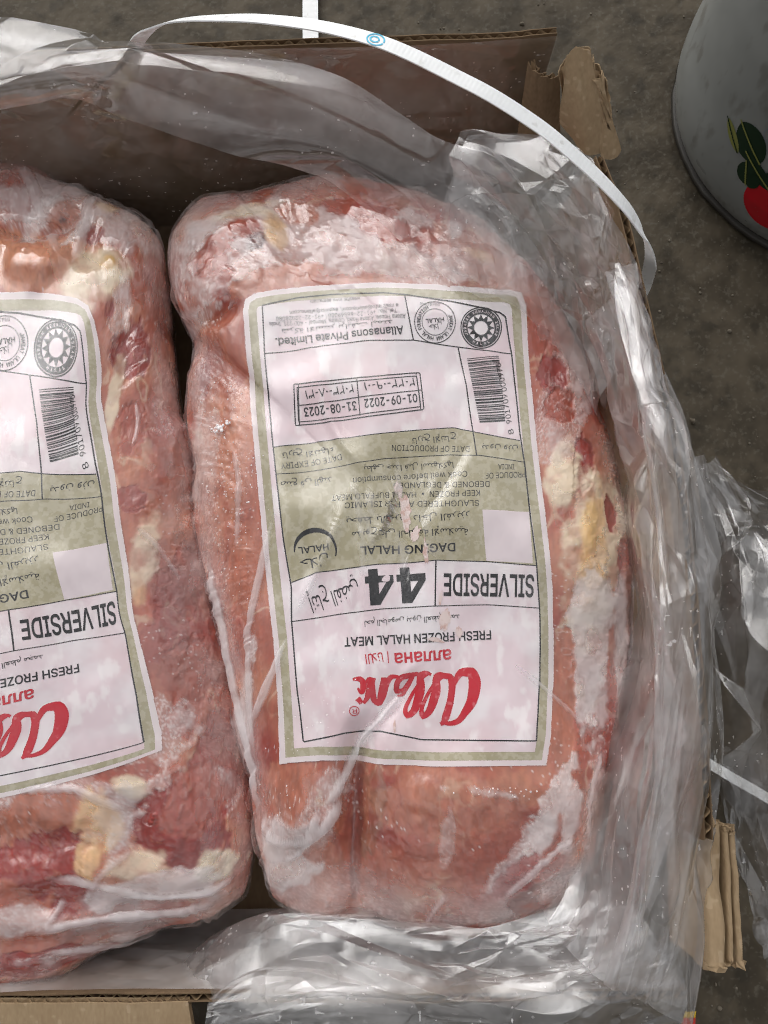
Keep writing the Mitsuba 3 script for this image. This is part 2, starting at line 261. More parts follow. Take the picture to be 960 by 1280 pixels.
    'l2': '924,4,927,10,942,7,952,12,951,21,941,37,946,43,965,8,974,8,991,32,1002,31,1010,19,1009,7,1001,0,982,5,974,0,962,1,956,6,946,0;986,11,999,7,1003,9,1004,17,998,25,993,25|936,57,942,60,945,53,938,51|858,-20,857,-13,873,-9,879,-3,862,3,859,8,861,22,867,29,882,29,888,20,889,7,901,7,909,14,904,34,912,36,916,12,911,3,888,0,884,-9,871,-18;867,11,881,7,879,21,870,23|901,-11,908,-8,910,-15,903,-17|796,-16,796,-5,802,9,814,20,827,26,810,31,799,29,798,36,815,38,847,30,847,23,826,19,814,12,804,-2,803,-12,806,-20,815,-26,830,-28,847,-24,848,-31,834,-35,815,-34,803,-28|637,-7,639,16,646,14,643,3,645,-6,654,-12,671,-13,686,-8,690,-3,688,2,676,6,677,13,699,7,709,8,710,64,717,64,718,19,723,8,741,7,734,18,734,27,742,38,748,40,761,39,761,35,760,32,751,33,742,28,744,15,755,10,767,15,769,11,768,7,747,1,723,0,716,5,711,1,697,0,696,-8,690,-14,674,-20,655,-20,644,-16|595,63,603,64,605,0,597,0|464,-13,479,-6,485,3,486,15,480,26,483,30,487,31,497,8,507,7,510,10,509,64,516,64,518,22,534,32,549,33,559,23,557,8,574,8,577,14,575,64,582,64,584,11,580,3,573,0,549,4,535,0,497,0,492,3,488,-6,477,-16,466,-20;517,8,546,10,552,21,546,26,535,25|353,17,357,31,376,40,376,47,383,47,384,17,388,8,406,8,401,25,405,33,413,38,423,37,429,31,429,7,453,10,449,34,456,37,461,11,457,4,447,0,417,3,389,0,378,9,359,10;410,27,412,12,418,11,424,24,415,31;361,20,368,15,377,16,376,33,364,29|451,-15,452,-9,459,-9,458,-17|439,-15,440,-9,447,-9,446,-17|418,53,424,56,427,49,420,47|405,53,411,56,414,49,407,47|374,59,375,65,382,65,381,57|362,59,363,65,370,65,369,57|312,63,320,64,322,0,314,0|257,46,262,52,287,34,287,63,295,64,296,41,292,28,300,16,299,6,295,2,264,0,264,8,282,27;276,8,291,8,293,15,287,20|261,-25,264,-21,262,-9,274,-6,274,-11,268,-11,266,-16,269,-19,277,-18,278,-23,265,-27|131,45,137,50,162,24,162,64,169,64,171,14,174,8,189,8,197,25,202,23,200,10,214,8,220,26,226,24,225,9,238,8,241,18,236,34,240,36,244,36,247,27,248,10,237,0,227,0,221,4,203,0,196,5,188,0,175,0,167,3,163,9,151,1,135,0,132,1,133,8,148,8,158,15|7,17,9,29,15,35,30,40,30,47,37,47,38,17,42,8,59,9,64,26,71,25,70,9,87,8,104,32,113,32,120,26,123,10,114,0,95,5,87,0,73,0,65,5,56,0,43,0,32,9,13,10;99,11,112,7,116,9,117,17,111,25,106,25;15,20,22,15,31,16,30,33,18,29|66,-15,67,-9,74,-9,73,-17|54,-15,55,-9,62,-9,61,-17|28,63,34,66,37,59,30,57|16,63,22,66,25,59,18,57',
    'halal': '70,45,76,50,101,24,101,64,108,64,110,14,113,8,133,8,155,17,145,24,128,24,127,31,131,32,142,32,164,21,170,21,170,15,162,14,142,3,130,0,110,1,105,4,102,9,90,1,74,0,71,1,72,8,87,8,93,10,97,15,90,26|7,-5,10,15,14,15,17,13,14,-2,20,-11,35,-14,44,-12,50,-7,54,9,52,64,59,64,61,5,55,-12,43,-20,26,-21,14,-16',
    'rump': '416,-25,416,-22,419,-21,416,-17,417,-9,422,-6,429,-6,429,-11,423,-11,421,-16,424,-19,432,-18,433,-23,420,-27|418,64,425,64,427,0,420,0,419,4|335,9,333,64,340,64,342,14,345,8,363,9,368,26,374,25,372,14,375,8,396,8,399,17,394,34,401,36,406,21,404,6,393,0,377,0,369,5,360,0,346,0,338,3|393,52,399,55,402,48,395,46|371,41,377,44,380,37,373,35|359,41,365,44,368,37,361,35|269,-5,273,6,284,18,300,26,283,31,272,29,271,36,288,38,308,31,320,30,320,23,299,19,287,12,277,-2,276,-12,279,-20,288,-26,303,-28,320,-24,321,-31,307,-35,285,-33,272,-23,269,-16|295,-4,301,-1,304,-8,297,-10|230,63,238,64,240,0,232,0|7,-4,8,10,10,16,13,16,17,14,14,-1,20,-10,30,-13,48,-12,57,-8,61,-2,58,3,48,6,49,13,64,8,78,8,82,13,84,23,89,24,91,23,90,10,97,7,112,25,128,33,140,32,146,27,148,23,147,8,165,7,168,9,163,17,164,28,169,35,175,38,185,37,193,27,193,16,189,8,209,8,212,14,210,64,217,64,219,11,216,4,208,0,178,3,168,0,150,0,140,3,124,-2,103,-2,90,1,85,5,77,0,68,0,67,-8,61,-14,45,-20,19,-18,10,-11;171,19,175,11,180,11,185,16,186,24,182,30,177,31,172,27;118,21,105,6,109,5,129,6,140,12,141,20,137,25,126,25|173,53,179,56,182,49,175,47|125,48,131,51,134,44,127,42|36,-31,43,-28,45,-35,38,-37|23,-31,30,-28,32,-35,25,-37',
    'fresh': '1012,-9,1017,16,1026,26,1038,32,1048,29,1055,11,1061,7,1082,10,1096,17,1086,24,1069,24,1068,31,1072,32,1087,31,1111,21,1112,15,1107,13,1112,8,1127,8,1130,14,1128,64,1135,64,1137,11,1133,3,1126,0,1109,1,1100,12,1076,1,1052,2,1039,-2,1022,11,1019,-5,1025,-34,1019,-36;1029,16,1039,6,1048,8,1041,24,1031,21|973,63,981,64,983,0,975,0|869,9,867,64,874,64,876,14,879,8,898,8,919,16,919,20,910,24,892,25,892,31,907,32,935,21,935,15,931,12,948,7,955,14,953,64,960,64,961,7,951,0,937,0,929,3,923,11,900,1,876,1|905,-10,912,-7,914,-14,907,-16|775,-13,791,-9,797,-3,780,3,777,8,780,24,789,31,803,26,808,7,819,8,836,32,847,31,854,22,855,10,849,1,838,0,826,5,819,0,806,0,802,-9,789,-18,776,-20;831,11,844,7,848,9,849,17,843,25,838,25;785,11,799,7,797,21,788,23|667,-11,665,10,669,16,674,14,671,0,675,-9,685,-13,703,-11,711,0,707,24,713,26,721,8,733,10,736,25,743,24,743,8,756,8,759,17,754,34,761,36,763,33,766,11,758,1,744,0,738,4,731,0,718,2,713,-12,699,-20,678,-19|568,4,570,10,586,7,596,12,595,21,584,38,587,41,592,41,605,12,613,7,625,10,621,34,629,36,633,12,628,3,609,0,600,6,590,0,578,0|618,-11,625,-8,627,-15,620,-17|528,-20,527,-12,540,-10,550,-1,535,1,529,8,533,25,541,31,548,31,558,19,557,-4,543,-17;537,12,542,7,552,9,549,21,545,24,537,19|464,-5,465,9,470,15,474,13,472,-6,477,-11,492,-14,505,-10,511,1,505,25,512,28,518,12,518,-1,509,-16,497,-21,483,-21,472,-17|487,41,494,44,496,37,489,35|423,63,431,64,433,0,425,0|233,-9,238,16,247,26,259,32,269,29,279,8,288,7,291,10,290,64,297,64,299,22,315,32,330,33,340,22,338,8,359,8,364,12,354,20,352,28,363,36,379,37,387,31,386,19,379,9,402,8,405,14,403,64,410,64,412,11,404,1,387,0,370,5,355,0,330,4,316,0,273,2,260,-2,243,11,240,-5,246,-34,240,-36;360,25,372,14,380,23,380,27,374,30;298,9,324,9,332,14,333,20,327,26,319,26;250,16,260,6,269,8,262,24,252,21|315,45,316,51,323,51,322,43|8,4,10,10,26,7,36,12,35,21,24,38,29,42,37,33,45,12,53,7,60,9,68,25,77,32,87,31,102,8,117,8,139,17,129,24,112,24,111,31,115,32,130,31,154,21,154,15,150,12,161,7,171,11,178,26,185,32,196,31,204,19,203,7,195,0,176,5,168,0,156,0,148,3,143,11,119,1,101,0,94,3,88,-2,78,-1,68,8,58,0,46,1,40,6,30,0;179,12,193,7,197,9,198,17,192,25,187,25;72,14,80,6,89,7,87,19,82,25,74,22|124,-10,131,-7,133,-14,126,-16',
    'brand': '138,63,146,64,148,0,140,0|58,46,64,50,89,24,89,64,96,64,99,10,107,7,117,8,120,14,118,64,125,64,127,30,125,5,116,0,102,0,94,3,90,9,78,1,59,1,60,8,75,8,81,10,85,15|11,64,18,64,21,10,29,7,42,10,43,18,38,34,45,36,50,21,49,8,45,3,37,0,24,0,14,6|37,52,43,55,46,48,39,46',
    'co': '841,-13,856,-6,862,3,863,15,857,28,862,31,874,8,886,8,892,25,899,24,899,8,911,8,916,26,919,26,923,25,922,9,930,7,938,14,933,35,941,36,945,12,937,1,924,0,917,4,900,0,893,5,885,0,874,0,869,3,865,-6,854,-16,843,-20|907,46,913,49,916,42,909,40|915,49,914,57,920,58,922,51|920,48,927,48,926,40,919,42|764,17,765,27,770,33,787,40,787,47,794,47,797,10,805,7,829,10,829,19,808,38,808,45,841,64,842,56,816,43,836,21,837,9,832,3,800,0,789,9,770,10;772,20,779,15,788,16,787,33,775,29|785,63,791,66,794,59,787,57|773,63,779,66,782,59,775,57|723,63,731,64,733,0,725,0|669,46,674,52,698,34,699,63,706,64,707,39,703,28,711,16,710,6,706,2,675,0,675,8,694,26;687,8,702,8,704,15,698,20|493,-13,504,-9,513,0,515,13,509,28,513,30,517,29,524,10,530,7,542,10,546,26,552,25,551,11,554,8,570,8,578,25,583,23,581,10,592,7,597,10,600,25,606,25,606,9,616,7,622,12,621,31,628,31,631,11,644,7,653,14,648,34,655,36,659,26,659,8,647,0,635,0,627,6,617,0,602,4,595,0,584,0,577,5,569,0,556,0,547,5,538,0,521,3,517,-6,506,-16,495,-20|647,52,653,55,656,48,649,46|541,37,542,43,549,43,548,35|505,47,511,50,514,43,507,41|414,-20,409,-13,424,-6,430,3,431,15,425,28,432,31,442,8,457,8,460,17,455,34,463,36,467,12,462,3,454,0,436,3,425,-14|452,-15,453,-9,460,-9,459,-17|396,63,404,64,406,0,398,0|222,12,224,30,229,30,231,11,241,6,277,7,301,21,307,19,308,9,327,7,330,9,325,17,326,28,337,38,347,37,355,27,352,7,377,10,374,35,380,37,385,21,382,5,371,0,341,3,311,0,304,2,299,9,278,0,244,-2,228,3;333,19,337,11,342,11,348,24,339,31,334,27|375,-15,376,-9,383,-9,382,-17|363,-15,364,-9,371,-9,370,-17|335,53,341,56,344,49,337,47|265,42,271,45,274,38,267,36|253,38,254,44,261,44,260,36|8,4,10,10,26,7,36,12,35,21,24,38,29,42,37,33,45,12,52,7,64,9,69,26,75,25,73,14,76,8,90,7,111,32,121,31,135,8,150,9,155,26,162,25,161,9,181,8,184,14,182,64,189,64,191,11,188,4,180,0,164,0,156,5,147,0,128,3,122,-2,115,-2,102,8,92,0,78,0,70,5,61,0,49,0,40,6,30,0;106,17,110,8,118,5,123,7,121,19,116,25,110,24|157,-11,163,-8,166,-15,159,-17|145,-11,152,-8,154,-15,147,-17|72,37,73,43,80,43,79,35|60,41,66,44,69,37,62,35',
    'd1': '325,60,332,61,335,50,339,22,339,0,332,0,331,23|299,26,304,33,307,33,313,27,313,24,306,19|268,28,289,28,289,21,268,21|222,39,223,51,229,59,243,61,248,58,253,45,258,1,251,0,247,30,230,30;230,43,234,37,246,37,244,50,240,54,231,51|198,26,203,33,206,33,212,27,212,24,205,19|167,21,167,28,188,28,188,21|129,32,125,60,131,61,133,51,144,49,153,54,154,61,160,60,159,51,155,45,148,42,135,43,138,0,131,-1|85,32,81,60,87,61,89,51,100,49,109,54,110,61,116,60,115,51,111,45,104,42,91,43,94,0,87,-1|54,26,59,33,62,33,68,27,68,24,61,19|14,32,10,60,16,61,18,51,29,49,38,54,39,61,45,60,44,51,40,45,33,42,20,43,23,0,16,-1',
    'd2': '373,23,367,60,374,61,380,31,381,0,374,0|320,23,314,59,320,61,324,47,329,45,334,48,336,58,342,58,341,47,347,45,352,50,349,59,356,61,358,57,359,46,355,40,343,38,338,41,333,38,326,38,328,0,321,-1|284,28,305,28,305,21,284,21|230,4,241,27,250,58,258,61,268,25,278,2,270,0,254,45,237,-1,231,1|207,26,212,33,215,33,221,27,221,24,214,19|176,28,197,28,197,21,176,21|128,39,124,59,130,61,134,47,139,45,144,48,146,58,152,58,151,47,157,45,162,50,159,59,166,61,168,57,169,46,165,40,153,38,148,41,143,38,136,38,138,0,131,-1|85,32,81,60,87,61,89,51,100,49,109,54,110,61,116,60,115,51,111,45,104,42,91,43,94,0,87,-1|54,26,59,33,62,33,68,27,68,24,61,19|14,32,10,60,16,61,18,51,29,49,38,54,39,61,45,60,44,51,40,45,33,42,20,43,23,0,16,-1',
}
# ------------------------------------------------------------------ the setting
NF = 60
fx = np.linspace(-3, 3, NF)
FX, FY = np.meshgrid(fx, fx, indexing="ij")
put("floor", (np.stack([FX, FY, 0 * FX], -1).reshape(-1, 3), grid_faces(NF, NF)), "m_floor")
tag("floor", "bare mottled grey brown concrete floor", kind="structure")


# ------------------------------------------------------------------ cardboard box
def panel(key, top, bottom, thick, seed, n=160, m=24, ragged=0.0015, flutes=True, bow=0.002, bsdf="m_kraft"):
    """A corrugated board between two edges (3-D polylines): two facings with wavy flutes between them."""
    T, B = curve(top, n), curve(bottom, n)
    t = np.linspace(0, 1, m)[None, :, None]
    P = T[:, None] * (1 - t) + B[:, None] * t
    rag = (fb(np.stack([np.arange(n) * 0.004, np.zeros(n), np.full(n, seed * 3.1)], 1), 0.03, 4, seed) - 0.5) * 2 * ragged
    P[:, :, 2] += rag[:, None] * (1 - t[..., 0])
    N = normals_of(P)
    P = P + N * ((fb(P, 0.09, 3, seed) - 0.5) * 2 * bow)[..., None]
    N = normals_of(P)
    sheets, off = [], thick / 2
    for s in (-1, 1):
        for o in (off * s, (off - 0.0006) * s):
            sheets.append((P + N * o).reshape(-1, 3))
    f, k = grid_faces(n, m), n * m
    faces = [f + k * i for i in range(4)]
    # close the rims of each facing
    ring = np.concatenate([np.arange(n) * m, (n - 1) * m + np.arange(m), np.arange(n)[::-1] * m + m - 1, np.arange(m)[::-1]])
    a, b = ring, np.roll(ring, -1)
    for i in (0, 2):
        faces += [np.stack([a + k * i, b + k * i, b + k * (i + 1)], 1), np.stack([a + k * i, b + k * (i + 1), a + k * (i + 1)], 1)]
    put(key, (np.vstack(sheets), np.vstack(faces)), bsdf, smooth=35)
    length = np.linalg.norm(np.diff(T, axis=0), axis=1).sum()
    nn = int(length / 0.0007)
    idx = np.linspace(0, n - 1, nn)
    lo = np.minimum(idx.astype(int), n - 2)
    w = (idx - lo)[:, None, None]
    rows = [0, m // 2, m - 1]
    Q = P[lo][:, rows] * (1 - w) + P[lo + 1][:, rows] * w
    M = N[lo][:, rows] * (1 - w) + N[lo + 1][:, rows] * w
    Q = Q + M * (np.sin(np.arange(nn) * 0.0007 / 0.0072 * 2 * np.pi) * (off - 0.0008))[:, None, None]
    Q[:, 0, 2] -= 0.0002
    put(key + "__fluting", (Q.reshape(-1, 3), grid_faces(nn, 3)), "m_flute", smooth=True)


def drop(top, dx, dy, z):
    b = np.array(top, float)
    return b + np.column_stack([np.full(len(b), dx), np.full(len(b), dy), z - b[:, 2]])


back_top = at3([(-330, 92, .150), (-120, 80, .150), (310, 53, .150), (520, 47, .150), (696, 38, .152)])
panel("cardboard_box__back_panel", back_top, drop(back_top, -0.012, -0.022, .006), .0046, 1, bsdf="m_shaded_board")
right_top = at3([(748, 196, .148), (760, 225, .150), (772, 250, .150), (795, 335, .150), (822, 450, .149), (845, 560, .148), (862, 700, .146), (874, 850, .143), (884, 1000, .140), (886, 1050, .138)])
panel("cardboard_box__side_panel", right_top, drop(right_top, -0.020, 0, .006), .0046, 2, bsdf="m_shaded_board")
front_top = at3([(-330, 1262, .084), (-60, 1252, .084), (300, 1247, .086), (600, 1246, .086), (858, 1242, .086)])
panel("cardboard_box__front_panel", front_top, drop(front_top, -0.008, 0.012, .006), .0046, 3, bsdf="m_shaded_board")
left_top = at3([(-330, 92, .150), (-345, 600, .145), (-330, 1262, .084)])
panel("cardboard_box__side_panel_001", left_top, drop(left_top, 0.015, 0, .006), .0046, 4, bsdf="m_shaded_board")
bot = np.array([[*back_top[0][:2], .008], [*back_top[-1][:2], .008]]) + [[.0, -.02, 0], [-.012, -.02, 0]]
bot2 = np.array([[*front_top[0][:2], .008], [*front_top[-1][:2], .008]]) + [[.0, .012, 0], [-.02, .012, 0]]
panel("cardboard_box__base", bot, bot2, .004, 5, ragged=0, bsdf="m_shaded_board")
# the front flap, folded outwards
flap_top = at3([(-300, 1258, .0865), (-60, 1253, .0865), (150, 1250, .0865), (236, 1249, .0865)])
flap_out = at3([(-300, 1420, .072), (-60, 1420, .072), (150, 1415, .073), (262, 1400, .073)])
panel("cardboard_box__front_flap", flap_top, flap_out, .005, 6, n=120)
# the torn corner at the back: flap pieces folded on one another
panel("cardboard_box__corner_flap", at3([(700, 92, .158), (712, 66, .166), (722, 57, .170), (738, 62, .170)]), at3([(706, 150, .135), (722, 172, .132), (738, 192, .130), (757, 184, .132)]), .005, 7, n=40, m=40, ragged=.0022, bow=.004)
panel("cardboard_box__corner_flap_001", at3([(736, 72, .165), (744, 92, .162), (752, 106, .160)]), at3([(753, 196, .130), (762, 198, .130), (770, 188, .130)]), .006, 8, n=30, m=40, ragged=.003, bow=.004)
panel("cardboard_box__corner_flap_002", at3([(662, 82, .148), (684, 95, .149), (697, 88, .150)]), at3([(648, 190, .10), (668, 205, .10), (700, 205, .10)]), .005, 9, n=30, m=40, ragged=.006, bow=.003, bsdf="m_shaded_board")


def slab(key, px0, px1, width, z0, z1, seed):
    """A folded strip of board standing on edge: rounded along its fold, frayed at its ends."""
    A, B = at(*px0, z1), at(*px1, z1)
    n, k = 60, 28
    L = np.linspace(0, 1, n)
    axis = B - A
    side = np.cross(axis, [0, 0, 1]); side /= np.linalg.norm(side)
    ang = np.linspace(0, 2 * np.pi, k, endpoint=False)
    c, s = np.cos(ang), np.sin(ang)
    ox = np.sign(c) * np.abs(c) ** 0.55 * width / 2
    oz = np.sign(s) * np.abs(s) ** 0.45 * (z1 - z0) / 2 - (z1 - z0) / 2
    P = A + L[:, None, None] * axis + ox[None, :, None] * side + oz[None, :, None] * np.array([0, 0, 1.0])
    P += (fb(P, 0.02, 4, seed)[..., None] - 0.5) * np.array([0.0022, 0.002, 0.003])
    P[:3] += np.random.default_rng(seed).normal(0, .0008, P[:3].shape)
    P[-3:] += np.random.default_rng(seed + 1).normal(0, .0008, P[-3:].shape)
    V = np.vstack([P.reshape(-1, 3), P[0].mean(0)[None], P[-1].mean(0)[None]])
    f = grid_faces(n, k)
    i = np.arange(n - 1)
    f = np.vstack([f, np.stack([i * k + k - 1, (i + 1) * k + k - 1, (i + 1) * k], 1), np.stack([i * k + k - 1, (i + 1) * k, i * k], 1)])
    j = np.arange(k)
    f = np.vstack([f, np.stack([j, (j + 1) % k, np.full(k, n * k)], 1), np.stack([(n - 1) * k + j, (n - 1) * k + (j + 1) % k, np.full(k, n * k + 1)], 1)])
    put(key, (V, f), "m_kraft", smooth=50)


slab("cardboard_box__folded_edge", (889, 1028), (897, 1214), .0115, .06, .118, 21)
slab("cardboard_box__folded_edge_001", (907, 1032), (915, 1206), .0045, .06, .113, 22)
slab("cardboard_box__folded_edge_002", (916, 1036), (926, 1210), .0050, .06, .108, 23)
slab("cardboard_box__folded_edge_003", (884, 1008), (891, 1034), .004, .09, .125, 24)
tag("cardboard_box", "open brown corrugated cardboard box with torn corners holding the wrapped meat", "box")
labels["cardboard_box__corner_flap"] = {"label": "torn cardboard corner flap folded upright at the back"}
labels["cardboard_box__folded_edge"] = {"label": "thick folded board edge at the front corner"}


# ------------------------------------------------------------------ meat packs
class Pack:
    def __init__(self, outline, centre, zmid, top, n, m, seed, bottom=0.012):
        self.zmid, self.top, self.n, self.m, self.seed, self.bottom = zmid, top, n, m, seed, bottom
        o = at(*np.array(outline, float).T, zmid)[:, :2]
        self.c = at(*centre, zmid)[:2]
        d = o - self.c
        th, r = np.arctan2(d[:, 1], d[:, 0]), np.hypot(*d.T)
        k = np.argsort(th)
        th, r = th[k], r[k]
        self.R = PchipInterpolator(np.concatenate([th - 2 * np.pi, th, th + 2 * np.pi]), np.tile(r, 3))
        self.lines, self.grid = [], None

    def polar(self, x, y):
        dx, dy = x - self.c[0], y - self.c[1]
        th = np.arctan2(dy, dx)
        return np.hypot(dx, dy) / self.R(th), th

    def relief(self, x, y):
        """Slow undulation of the whole pack and its furrows and ridges."""
        p = np.stack([x, y, np.full_like(x, self.seed * 1.7)], -1)
        D = (fb(p, 0.075, 2, self.seed) - 0.5) * 0.014 + (fb(p, 0.028, 2, self.seed + 2) - 0.5) * 0.004
        for line, width, height, _ in self.lines:
            q, w = seg_dist(x, y, line)
            D = D + height * np.exp(-(q / width) ** 2) * sstep(0, 0.32, w) * sstep(1, 0.68, w)
        return D

    def ripples(self, x, y):
        """relief(), read from a fine grid that is filled once."""
        if self.grid is None or self.grid[0] != len(self.lines):
            h = 0.0012
            ax, ay = (np.arange(c - 0.30, c + 0.30, h) for c in self.c)
            X, Y = np.meshgrid(ax, ay, indexing="ij")
            self.grid = (len(self.lines), ax[0], ay[0], h, spline_filter(self.relief(X, Y)))
        _, x0, y0, h, G = self.grid
        x, y = np.asarray(x, float), np.asarray(y, float)
        return map_coordinates(G, [((x - x0) / h).ravel(), ((y - y0) / h).ravel()], order=3, prefilter=False, mode="nearest").reshape(x.shape)

    def z(self, x, y):
        r, _ = self.polar(x, y)
        r = np.clip(r, 0, 0.9999)
        return self.zmid + self.top * (1 - r ** self.n) ** (1 / self.m) + self.ripples(x, y) * (1 - r ** 6)

    def surf(self, px, py):
        """Where the line of sight through a place of the photograph meets the pack."""
        px, py = np.asarray(px, float), np.asarray(py, float)
        z = np.full(px.shape, self.zmid + self.top * 0.8)
        for _ in range(25):
            q = at(px, py, z)
            z = 0.5 * z + 0.5 * self.z(q[..., 0], q[..., 1])
        return at(px, py, z)

    def shell(self, nt, nr):
        th = np.linspace(-np.pi, np.pi, nt, endpoint=False)
        f = np.linspace(0.002, 1.0, nr) ** 0.9 * 128
        f = np.radians(f)
        TH, F = np.meshgrid(th, f, indexing="ij")
        rr = np.abs(np.sin(F)) ** (2 / self.n)
        zz = np.sign(np.cos(F)) * np.abs(np.cos(F)) ** (2 / self.m)
        zz = np.where(zz > 0, zz * self.top, zz * (self.zmid - self.bottom) / 0.62)
        R = self.R(TH)
        x, y = self.c[0] + rr * R * np.cos(TH), self.c[1] + rr * R * np.sin(TH)
        P = np.stack([x, y, self.zmid + zz], -1)
        up = F < np.pi / 2
        w = np.where(up, 1 - np.clip(rr, 0, 1) ** 6, 0)
        P[..., 2] += self.ripples(x, y) * w
        side = sstep(0.80, 1.0, rr) * np.where(up, 1, 0.7)
        out = (fb(P, 0.035, 3, self.seed + 5) - 0.5) * 0.010 * side
        P[..., 0] += np.cos(TH) * out
        P[..., 1] += np.sin(TH) * out
        P[..., 2] = np.maximum(P[..., 2], self.bottom)
        return P, up, rr


def blob(x, y, c, rx, ry, rot, rag, seed, p):
    a = math.radians(rot)
    dx, dy = x - c[0], y - c[1]
    u, v = (dx * math.cos(a) + dy * math.sin(a)) / rx, (-dx * math.sin(a) + dy * math.cos(a)) / ry
    d = np.hypot(u, v) + (fb(p, 0.016, 5, seed) - 0.5) * rag * 1.5 + (fb(p, 0.004, 3, seed + 1) - 0.5) * rag * 0.6
    return d


MEAT = dict(lean=(0.34, 0.072, 0.044), red=(0.27, 0.030, 0.022), dark=(0.08, 0.012, 0.014), orange=(0.43, 0.142, 0.084), pale=(0.57, 0.258, 0.155),
            fat=(0.74, 0.48, 0.25), cream=(0.76, 0.64, 0.47), frost=(0.76, 0.70, 0.68), haze=(0.27, 0.175, 0.165), brown=(0.20, 0.10, 0.055), yellow=(0.70, 0.45, 0.16))  # haze: greyish frost veil, darkened to carry the shade of a slope


def paint(pack, P, base, patches, flecks, haze=None):
    """The colours of meat, fat and frost, with some shade painted in."""
    x, y = P[..., 0], P[..., 1]
    p = P
    grain = fb(np.stack([x * 3.2, y * 0.55, P[..., 2]], -1), 0.010, 4, pack.seed + 30)
    c = np.array(MEAT[base[0]]) * (1 - grain[..., None]) + np.array(MEAT[base[1]]) * grain[..., None]
    blot = fb(p, 0.03, 4, pack.seed + 31)
    c = c + (np.array(MEAT["pale"]) - c) * (sstep(0.52, 0.72, blot) * 0.55)[..., None]
    c = c + (np.array(MEAT["red"]) - c) * (sstep(0.48, 0.28, blot) * 0.75)[..., None]
    # marbling
    q = p + (fb(p, 0.02, 3, pack.seed + 33)[..., None] - 0.5) * 0.02
    vein = np.abs(fb(q * np.array([1, 0.55, 1]), 0.022, 3, pack.seed + 34) - 0.5)
    c = c + (np.array(MEAT["cream"]) - c) * (sstep(0.022, 0.004, vein) * 0.40 * sstep(0.45, 0.62, nz(p, 0.03, pack.seed + 9)))[..., None]
    d1, d2, rnd = cells(x, y, 0.0022, pack.seed + 40)
    foam = sstep(0.20, 0.04, d2 - d1)
    height = np.zeros_like(x)
    white = np.zeros_like(x)
    k = 0.00042
    for i, (kind, px, py, rx, ry, rot, rag, soft, alpha) in enumerate(patches):
        s = pack.surf(np.array(px), np.array(py))
        reach = max(rx, ry) * k * (1.6 + 0.8 * rag)
        I = np.nonzero((np.abs(x - s[0]) < reach) & (np.abs(y - s[1]) < reach) & (P[..., 2] > pack.zmid - 0.03))
        if not len(I[0]):
            continue
        pi, xi, yi = p[I], x[I], y[I]
        d = blob(xi, yi, s, rx * k, ry * k, -rot, rag, 500 + 7 * i + pack.seed, pi)
        soft = soft * (1.0 if kind in ("fat", "cream", "yellow", "haze") else 0.34)
        m = sstep(1 + soft / 2, 1 - soft / 2, d) * alpha
        col = np.array(MEAT[kind])
        if kind == "frost":
            white[I] = np.maximum(white[I], alpha * sstep(1.25, 0.7, d))
            m = m * 0.85
            edge = sstep(0.02, 0.45, m) * sstep(1.0, 0.6, m)
            m = np.clip(m * (1 - edge * 0.75 * (1 - foam[I])), 0, 1)
            col = col * (0.86 + 0.26 * fb(pi, 0.006, 3, 77 + i)[..., None])
        elif kind in ("lean", "red", "dark", "orange", "pale"):
            g = fb(np.stack([xi * 2.6, yi * 0.8, pi[..., 2]], -1), 0.006, 4, 90 + i)[..., None]
            col = col * (0.70 + 0.6 * g)
            white[I] = white[I] * (1 - 0.9 * m)
            m = m * (1 - 0.45 * sstep(0.022, 0.006, np.abs(fb(pi, 0.011, 3, 120 + i) - 0.5)))
            height[I] -= 0.0009 * m
        else:
            tone = fb(pi, 0.007, 5, 60 + i)[..., None]
            col = col * (0.78 + 0.36 * tone) + (np.array(MEAT["orange"]) - col) * 0.35 * sstep(0.52, 0.72, fb(pi, 0.010, 4, 160 + i))[..., None]
            m = m * (0.45 + 0.55 * sstep(0.34, 0.52, fb(pi, 0.011, 4, 210 + i)))
            height[I] += 0.0006 * m
        c[I] = c[I] * (1 - m[..., None]) + col * m[..., None]
    fibre = fb(np.stack([x / 0.0016, y / 0.0085, P[..., 2] / 0.004], -1), 1.0, 3, pack.seed + 36)
    red_part = np.clip((c[..., 0] - c[..., 1] - 0.14) / 0.12, 0, 1)
    c = c * (1 + (fibre - 0.5)[..., None] * 0.42 * red_part[..., None])
    # ice flecks
    e1, e2, rn = cells(x, y, 0.0021, pack.seed + 41)
    dens = flecks * sstep(0.52, 0.68, fb(p, 0.03, 3, pack.seed + 42))
    fl = sstep(0.20, 0.10, e1 / (0.35 + 0.9 * rn)) * (rn > 1 - dens)
    c = c * (1 - 0.75 * fl[..., None]) + np.array(MEAT["frost"]) * 0.75 * fl[..., None]
    rr, _ = pack.polar(x, y)
    rim = sstep(0.80, 0.985, rr) * sstep(0.30, 0.58, fb(p * np.array([1, 0.6, 1]), 0.018, 5, pack.seed + 47)) * 0.62
    rim = rim * (0.55 + 0.45 * foam) * (1.0 if pack.seed == 3 else 0.6)
    c = c * (1 - rim[..., None]) + np.array(MEAT["frost"]) * 0.88 * rim[..., None]
    if haze is not None:
        hz = haze(x, y, p)
        c = c * (1 - hz[..., None]) + np.array(MEAT["haze"]) * hz[..., None]
    c = c * (0.92 + 0.16 * fb(p, 0.0016, 2, 3))[..., None]
    return np.clip(c, 0.004, 0.9), height, np.maximum(white, rim * 1.1)


def px_lines(pack, rows):
    out = []
    for width, height, milk, *pts in rows:
        w = pack.surf(*np.array(pts, float).T)
        out.append((curve(w[:, :2], 40), width / 1000, height / 1000, milk))
    return out


